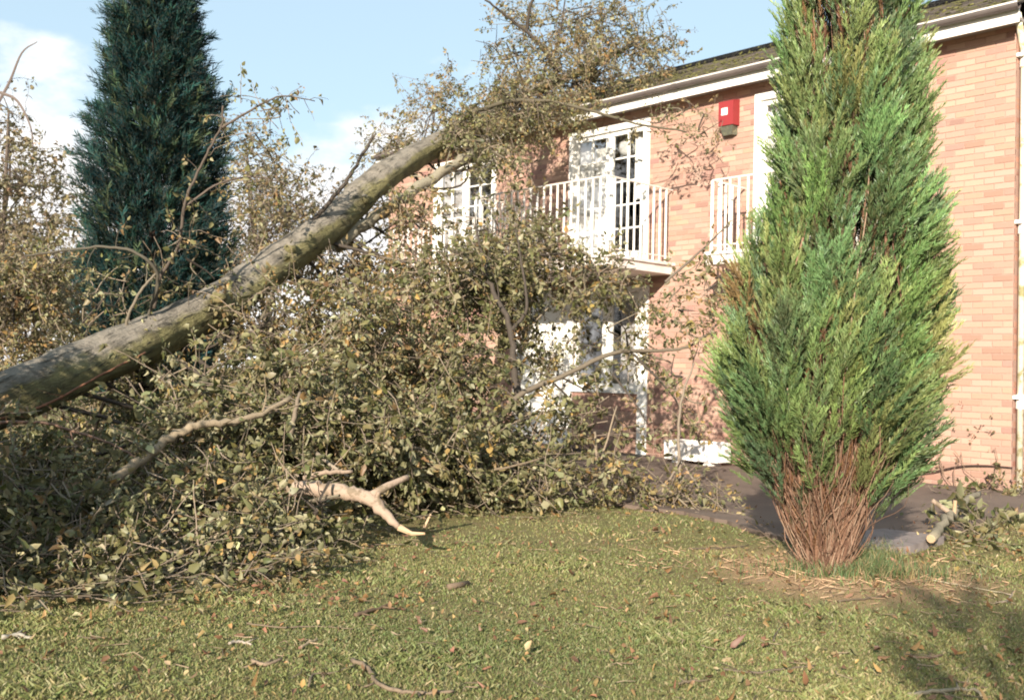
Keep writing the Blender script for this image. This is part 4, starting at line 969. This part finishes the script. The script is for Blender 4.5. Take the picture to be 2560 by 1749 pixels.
# trees behind the photographer, whose shade falls on the lawn
def shade_conifer(x, y, h, r, label, n=170):
    t = empty('garden_conifer', (x, y, 0), label, 'conifer', 'conifers behind the photographer')
    z = rng.uniform(.3, h, n); th = rng.uniform(0, 2 * math.pi, n); rr = r * (1 - z / h) ** .8 * rng.uniform(.4, 1.05, n)
    P = np.stack([x + np.cos(th) * rr, y + np.sin(th) * rr, z], 1); A = np.stack([np.cos(th) * .6, np.sin(th) * .6, np.full(n, .8)], 1) + rng.normal(size=(n, 3)) * .2
    V, Fc, Cv = place_sprays(protos_d, P, A, unit(n), rng.uniform(.3, .55, n), pick_cols(n, BG, BWt)); o_ = mesh_obj('foliage', V, Fc, MAT['needle'], t, False, Cv); o_['kind'] = 'stuff'
    mbb = MB(); tube(mbb, [(x, y, 0), (x, y, h)], (.12, .02), 7, (.12, .08, .06)); mbb.build('trunk', MAT['stem'], t, color=True)
shade_conifer(-0.7, -4.6, 4.1, 1.05, 'narrow green conifer behind the photographer that shades the right corner of the lawn')

# ------------------------------------------------------------------ cut branch on the grass, right
cb = empty('cut_branch', ground(2150, 1215), 'sawn-off branch with pale cut ends and green leaves beside the paving slab', 'branch')
def up(x, y, z): p_ = ground(x, y); p_[2] = z; return p_
q = catmull([up(2112, 1250, .09), up(2140, 1230, .15), up(2165, 1214, .20), up(2195, 1196, .24), up(2222, 1180, .25)], 5); q[1:-1] += rng.normal(size=(len(q) - 2, 3)) * .012
mb = MB(); tube(mb, q, (.034, .022), 10, (.22, .19, .135), wob=.12); mb.build('limb', MAT['twig'], cb, smooth=True, color=True)
for (a, b, r, m_) in ((q[0], q[0] + (q[0] - q[1]) * .05, .034, 'cut'), (q[-1], q[-1] + (q[-1] - q[-2]) * .05, .023, 'cut'), (q[9], q[9] + np.array([0, -.02, .13]), .016, 'cut'), (q[8], q[8] + np.array([-.13, .02, .09]), .02, 'pale'), (q[4], q[4] + np.array([-.02, -.04, -.12]), .02, 'pale')):
    mb = MB(); tube(mb, [a, b], (r, r * .9), 9); mb.build('cut_end' if m_ == 'cut' else 'side_branch', MAT[m_], cb)
f = Foliage()
for k in range(44):
    p_ = up(2220 + rng.normal() * 48, 1216 + rng.normal() * 24, rng.uniform(.02, .09)); f.twig(p_, unit(1)[0] * np.array([1, 1, .4]), rng.uniform(.2, .4), 8, .075, PAL, W_GREEN, droop=.1)
for k in range(40):
    p_ = up(2250 + rng.normal() * 70, 1125 + rng.normal() * 6, rng.uniform(.02, .14)); f.twig(p_, unit(1)[0] * np.array([1, 1, .6]), rng.uniform(.15, .3), 7, .06, PAL, [34, 36, 14, 8, 6, 4], droop=.1)
V, Fc, Cv = leaves_np(*f.arrays()); o_ = mesh_obj('foliage', V, Fc, MAT['leaf'], cb, False, Cv); o_['kind'] = 'stuff'
o_ = f.tw.build('twigs', MAT['twig'], cb, color=True); o_['kind'] = 'stuff'
# bare climber stems at the foot of the wall
cl_ = empty('wall_climber', W(1.0, 0.04, .05), 'remains of a climber with a few dead leaves on the wall by the downpipe', 'climber')
mb = MB(); f = Foliage()
for k in range(9):
    s = rng.uniform(.25, 1.2); q = [W(s, .04, .10)]
    for j in range(4): q.append(q[-1] + U * rng.normal() * .06 + np.array([0, 0, rng.uniform(.06, .16)]) - N * .008)
    mb = MB(); tube(mb, np.array(q), (.007, .003), 4, (.20, .13, .09), cap=False); mb.build('stem', MAT['twig'], cl_, color=True)
for k in range(26): f.twig(W(rng.uniform(.12, .75) if k < 20 else rng.uniform(1., 1.5), rng.uniform(.1, 1.0), .03), unit(1)[0] * .5 + U, .1, 3, .036, [(.07, .05, .03), (.12, .11, .05), (.2, .12, .07)], [3, 2, 2])
V, Fc, Cv = leaves_np(*f.arrays()); o_ = mesh_obj('foliage', V, Fc, MAT['dryleaf'], cl_, False, Cv); o_['kind'] = 'stuff'
mb = MB(); tube(mb, catmull([W(-.02, .30, .02), W(.25, .30, .03), W(.55, .27, .05), W(.9, .17, .06), W(1.3, .12, .06), W(1.9, .13, .06)], 6), .009, 6)
tag(mb.build('cable', MAT['cable'], smooth=True), 'dark cable sagging along the foot of the brick wall', 'cable')
# broken white sticks leaning where the wall meets the conifer
for k, (x, y, dx, dz, lb) in enumerate(((2085, 1095, .16, .22, 'longer of two pale split sticks leaning at the wall behind the conifer'), (2100, 1090, -.13, .17, 'shorter of two pale split sticks leaning at the wall behind the conifer'))):
    b0 = W(1.55 - .12 * k, .06, .25); mb = MB(); tube(mb, [b0, b0 + U * dx + np.array([0, 0, dz])], (.020, .014), 6, wob=.1); tag(mb.build('split_stick', MAT['pale']), lb, 'stick', 'split sticks at the wall')

# ------------------------------------------------------------------ twigs and sticks on the lawn
TW = [('twig', [(800, 1505), (835, 1525), (860, 1560), (900, 1575), (960, 1578), (1030, 1575)], .011, .013, (.19, .14, .095), 'long bent twig at the bottom edge of the lawn'),
      ('twig', [(700, 1560), (715, 1535), (760, 1530), (815, 1508), (835, 1500)], .006, .009, (.16, .12, .08), 'crooked thin twig joining the long bent one at the bottom of the lawn'),
      ('twig', [(805, 1403), (840, 1393), (885, 1380)], .012, .016, (.12, .08, .05), 'short dark forked stick on the lawn below the leaf heap'),
      ('log', [(1017, 1340), (1062, 1328)], .018, .022, (.17, .12, .08), 'short brown log piece lying on the open lawn'),
      ('twig', [(575, 1506), (600, 1515), (640, 1503)], .010, .014, (.25, .18, .12), 'curled piece of bark near the lower left of the lawn'),
      ('twig', [(680, 1475), (705, 1462), (720, 1455)], .008, .007, (.36, .27, .17), 'pale slanting stick left of the bent twig'),
      ('twig', [(520, 1465), (545, 1460), (570, 1467)], .008, .010, (.36, .30, .24), 'small whitish stick on the left part of the lawn'),
      ('twig', [(930, 1500), (965, 1495), (1000, 1488)], .006, .009, (.13, .09, .06), 'thin dark twig in the middle of the lawn'),
      ('twig', [(1755, 1460), (1765, 1435), (1790, 1412)], .006, .007, (.11, .085, .06), 'dark upright twig in the right middle of the lawn'),
      ('twig', [(1640, 1523), (1720, 1530), (1780, 1522), (1850, 1515)], .006, .008, (.13, .10, .07), 'long straight twig low on the right of the lawn'),
      ('twig', [(1900, 1367), (1960, 1362), (2020, 1354)], .006, .008, (.12, .09, .06), 'straight twig on the grass just below the conifer'),
      ('twig', [(2110, 1318), (2190, 1332), (2300, 1352)], .004, .006, (.42, .36, .25), 'pale straw-like stalk at the right edge below the cut branch'),
      ('twig', [(2260, 1370), (2285, 1366), (2300, 1345)], .008, .006, (.24, .19, .14), 'forked greyish twig near the right edge of the lawn'),
      ('twig', [(2060, 1492), (2110, 1497), (2140, 1490)], .007, .008, (.18, .12, .08), 'brown twig in the shaded right corner of the lawn'),
      ('twig', [(2060, 1583), (2130, 1576), (2200, 1570), (2230, 1585)], .010, .010, (.24, .20, .14), 'thick pale twig at the bottom right corner'),
      ('twig', [(1540, 1557), (1570, 1552), (1610, 1547)], .006, .008, (.14, .11, .07), 'small twig near the bottom centre of the lawn'),
      ('twig', [(1690, 1185), (1750, 1235), (1765, 1250)], .005, .03, (.28, .19, .13), 'thin stem leaning into the left side of the conifer'),
      ('twig', [(1560, 1248), (1640, 1245), (1700, 1240)], .006, .008, (.11, .085, .06), 'dark twig on the grass left of the conifer'),
      ('twig', [(560, 1420), (640, 1428), (720, 1425), (800, 1432)], .005, .010, (.16, .12, .08), 'long thin twig just in front of the leaf heap'),
      ('twig', [(0, 1455), (40, 1448), (70, 1452)], .012, .012, (.30, .27, .22), 'grey twig at the far left edge of the lawn')]
for nm, pts, r, z, c, lb in TW:
    q = [up(x, y, z + rng.uniform(0, .006)) for x, y in pts]; q = catmull(q, 5) if len(q) > 2 else np.array([q[0], (q[0] + q[1]) / 2, q[1]])
    q = q + rng.normal(size=q.shape) * r * .25
    mb = MB(); tube(mb, q, (r, r * (.95 if nm == 'log' else .55)), 8 if nm == 'log' else 6, c, wob=.06)
    if nm == 'twig' and len(pts) > 2:
        for k in range(2):
            i = rng.integers(2, len(q) - 2); dv = (q[i + 1] - q[i]); dv /= np.linalg.norm(dv); sdv = np.array([-dv[1], dv[0], .12]) * rng.choice((-1, 1))
            tube(mb, [q[i], q[i] + (dv * .5 + sdv) * rng.uniform(.04, .10)], (r * .55, r * .25), 5, c)
    tag(mb.build(nm, MAT['twig'], smooth=True, color=True), lb, nm, 'sticks fallen on the lawn')

# ------------------------------------------------------------------ grass and leaf litter
def lawn_points(n, y0, y1):
    Y = np.sqrt(rng.uniform(y0 ** 2, y1 ** 2, n)); X = rng.uniform(-.60, .60, n) * Y
    P = np.stack([X, Y, np.zeros(n)], 1); return P[~on_path(P)]
Pg = np.concatenate([lawn_points(95000, 3.1, 5.0), lawn_points(75000, 5.0, 7.2), lawn_points(45000, 7.2, 11.0)])
Px = np.stack([rng.uniform(1.5, 11, 110000), rng.uniform(1.5, 11, 110000), np.zeros(110000)], 1)      # the lawn goes on beyond the picture's edges
Px = np.concatenate([Px, Px[:55000] * np.array([-1, .7, 1])]); Px = Px[(np.abs(Px[:, 0]) > .60 * Px[:, 1]) & ~on_path(Px)]; Pg = np.concatenate([Pg, Px])
heap = (Pg[:, 1] > np.interp(Pg[:, 0], [-5, -2.6, -1.6, -.8, .3], [4.9, 5.6, 6.4, 7.8, 9.6])) & (Pg[:, 0] < .3)
Pg = Pg[~(heap & (rng.random(len(Pg)) < .85))]
db = np.linalg.norm(Pg[:, :2] - BUSH[:2] - np.array([.1, -.1]), axis=1)
Pg = Pg[(db > .75 + rng.random(len(db)) * .6) | (rng.random(len(db)) < .12)]
n = len(Pg); patch = np.sin(Pg[:, 0] * 3.1 + np.sin(Pg[:, 1] * 2.3)) * np.sin(Pg[:, 1] * 4.1 + Pg[:, 0]) * .5 + .5
h = rng.uniform(.008, .020, n) * np.where(patch > .86, 1.7, 1.0) * (.75 + .5 * patch); w_ = rng.uniform(.0022, .0042, n) * (.8 + .07 * Pg[:, 1])
a = rng.uniform(0, 2 * math.pi, n); lean = rng.normal(size=(n, 2)) * .6
base = Pg; sidev = np.stack([np.cos(a), np.sin(a), np.zeros(n)], 1) * w_[:, None]
mid = base + np.stack([lean[:, 0] * h * .3, lean[:, 1] * h * .3, h * .6], 1); tip = base + np.stack([lean[:, 0] * h, lean[:, 1] * h, h], 1)
V = np.stack([base - sidev, base + sidev, mid + sidev * .7, mid - sidev * .7, tip], 1).reshape(-1, 3)
ix = (np.arange(n) * 5)[:, None]
Fc = np.concatenate([ix + np.array([[0, 1, 2]]), ix + np.array([[0, 2, 4]])])
gc = pick_cols(n, [(.180, .205, .078), (.215, .228, .094), (.150, .175, .064), (.27, .235, .12), (.33, .28, .16)], [28, 30, 14, 17, 11], .15)
tone = np.sin(Pg[:, 0] * 1.3 + np.sin(Pg[:, 1] * .9) * 1.7) * np.sin(Pg[:, 1] * 1.7 + np.sin(Pg[:, 0] * 1.1)) * .5 + .5
gc = gc * (.84 + .30 * tone[:, None]) * (np.array([1.05, 1, .95]) * tone[:, None] + np.array([.93, 1.02, .95]) * (1 - tone[:, None])) * (.9 + .2 * patch[:, None])
o_ = mesh_obj('grass', V, Fc, MAT['grass'], None, False, np.repeat(gc, 5, axis=0)); tag(o_, 'short worn grass of the lawn', kind='stuff')
# fallen leaves and chips
Pl = np.concatenate([lawn_points(1700, 3.1, 5.2), lawn_points(2000, 5.2, 7.5), lawn_points(1500, 7.5, 10.5)])
dn = np.interp(Pl[:, 0], [-3, 0, 3], [.8, .7, .8]); Pl = Pl[rng.random(len(Pl)) < dn]
ex = np.array([up(2190 + rng.normal() * 70, 1220 + rng.normal() * 35, 0) for _ in range(220)] + [up(1700 + rng.normal() * 130, 1200 + rng.normal() * 22, .03) for _ in range(110)] + [up(600 + rng.normal() * 240, 1350 + rng.normal() * 30, 0) for _ in range(420)] + [up(1880 + rng.normal() * 140, 1280 + rng.normal() * 22, .0) for _ in range(160)])
Pl = np.concatenate([Pl, ex]); Pl[:, 2] = np.where(on_path(Pl), PATH_H, 0) + rng.uniform(.012, .034, len(Pl)); n = len(Pl)
A = unit(n) * np.array([1, 1, .3]); Nn = unit(n) * .8 + np.array([0, 0, 1.])
V, Fc, Cv = leaves_np(Pl, A, Nn, rng.uniform(.010, .036, n) * np.where(rng.random(n) < .14, 1.45, 1), pick_cols(n, [(.26, .15, .07), (.34, .22, .09), (.19, .10, .06), (.28, .13, .08), (.16, .15, .065), (.42, .32, .18)], [30, 18, 22, 5, 26, 10], .2), curl=.5)
o_ = mesh_obj('leaf_litter', V, Fc, MAT['dryleaf'], None, False, Cv); tag(o_, 'dead leaves scattered over the lawn', kind='stuff')
mb = MB()
for k in range(420):
    p_ = lawn_points(1, 3.2, 9.0)
    if not len(p_): continue
    p_ = p_[0] + np.array([0, 0, .02]); a_ = rng.uniform(0, 6.28); ln = rng.uniform(.03, .14)
    tube(mb, [p_, p_ + np.array([math.cos(a_), math.sin(a_), .08]) * ln * .5 + rng.normal(size=3) * .006, p_ + np.array([math.cos(a_ + .3), math.sin(a_ + .3), .02]) * ln], (.003, .0016), 3, np.array((.20, .15, .10)) * rng.uniform(.5, 1.6), cap=False)
for k in range(500):         # dry needle bits and stems under the conifer
    r = abs(rng.normal()) * .55 + .15; t_ = rng.uniform(0, 6.28); p_ = BUSH + np.array([math.cos(t_) * r * 1.3 + .05, math.sin(t_) * r - .1, .012]); a_ = rng.uniform(0, 6.28); ln = rng.uniform(.03, .10)
    tube(mb, [p_, p_ + np.array([math.cos(a_), math.sin(a_), rng.uniform(0, .35)]) * ln], (.004, .002), 3, np.array((.42, .28, .17)) * rng.uniform(.5, 1.3), cap=False)
o_ = mb.build('twig_litter', MAT['twig'], color=True); tag(o_, 'bits of broken twig and dry needles scattered over the lawn', kind='stuff')
# longer grass round the foot of the conifer and the slab
n = 2600; th = rng.uniform(0, 6.28, n); Pq = np.concatenate([np.stack([BUSH[0] + .18 + rng.normal(size=n // 2) * .30, BUSH[1] - .12 + rng.normal(size=n // 2) * .10], 1), np.array([up(1985 + rng.normal() * 28, 1275 + rng.normal() * 14, 0)[:2] for _ in range(n // 2)])])
Pq = np.concatenate([Pq, np.zeros((len(Pq), 1))], 1); n = len(Pq); h = rng.uniform(.04, .12, n); a = rng.uniform(0, 6.28, n); lean = rng.normal(size=(n, 2)) * .45
sidev = np.stack([np.cos(a), np.sin(a), np.zeros(n)], 1) * .003; mid = Pq + np.stack([lean[:, 0] * h * .3, lean[:, 1] * h * .3, h * .6], 1); tip = Pq + np.stack([lean[:, 0] * h, lean[:, 1] * h, h], 1)
V = np.stack([Pq - sidev, Pq + sidev, mid + sidev * .7, mid - sidev * .7, tip], 1).reshape(-1, 3); ix = (np.arange(n) * 5)[:, None]
Fc = np.concatenate([ix + np.array([[0, 1, 2]]), ix + np.array([[0, 2, 3]]), ix + np.array([[3, 2, 4]])])
o_ = mesh_obj('long_grass', V, Fc, MAT['grass'], None, False, np.repeat(pick_cols(n, [(.10, .16, .06), (.13, .18, .08), (.30, .23, .12)], [4, 3, 3]), 5, axis=0)); tag(o_, 'longer tufty grass round the foot of the upright conifer', kind='stuff')
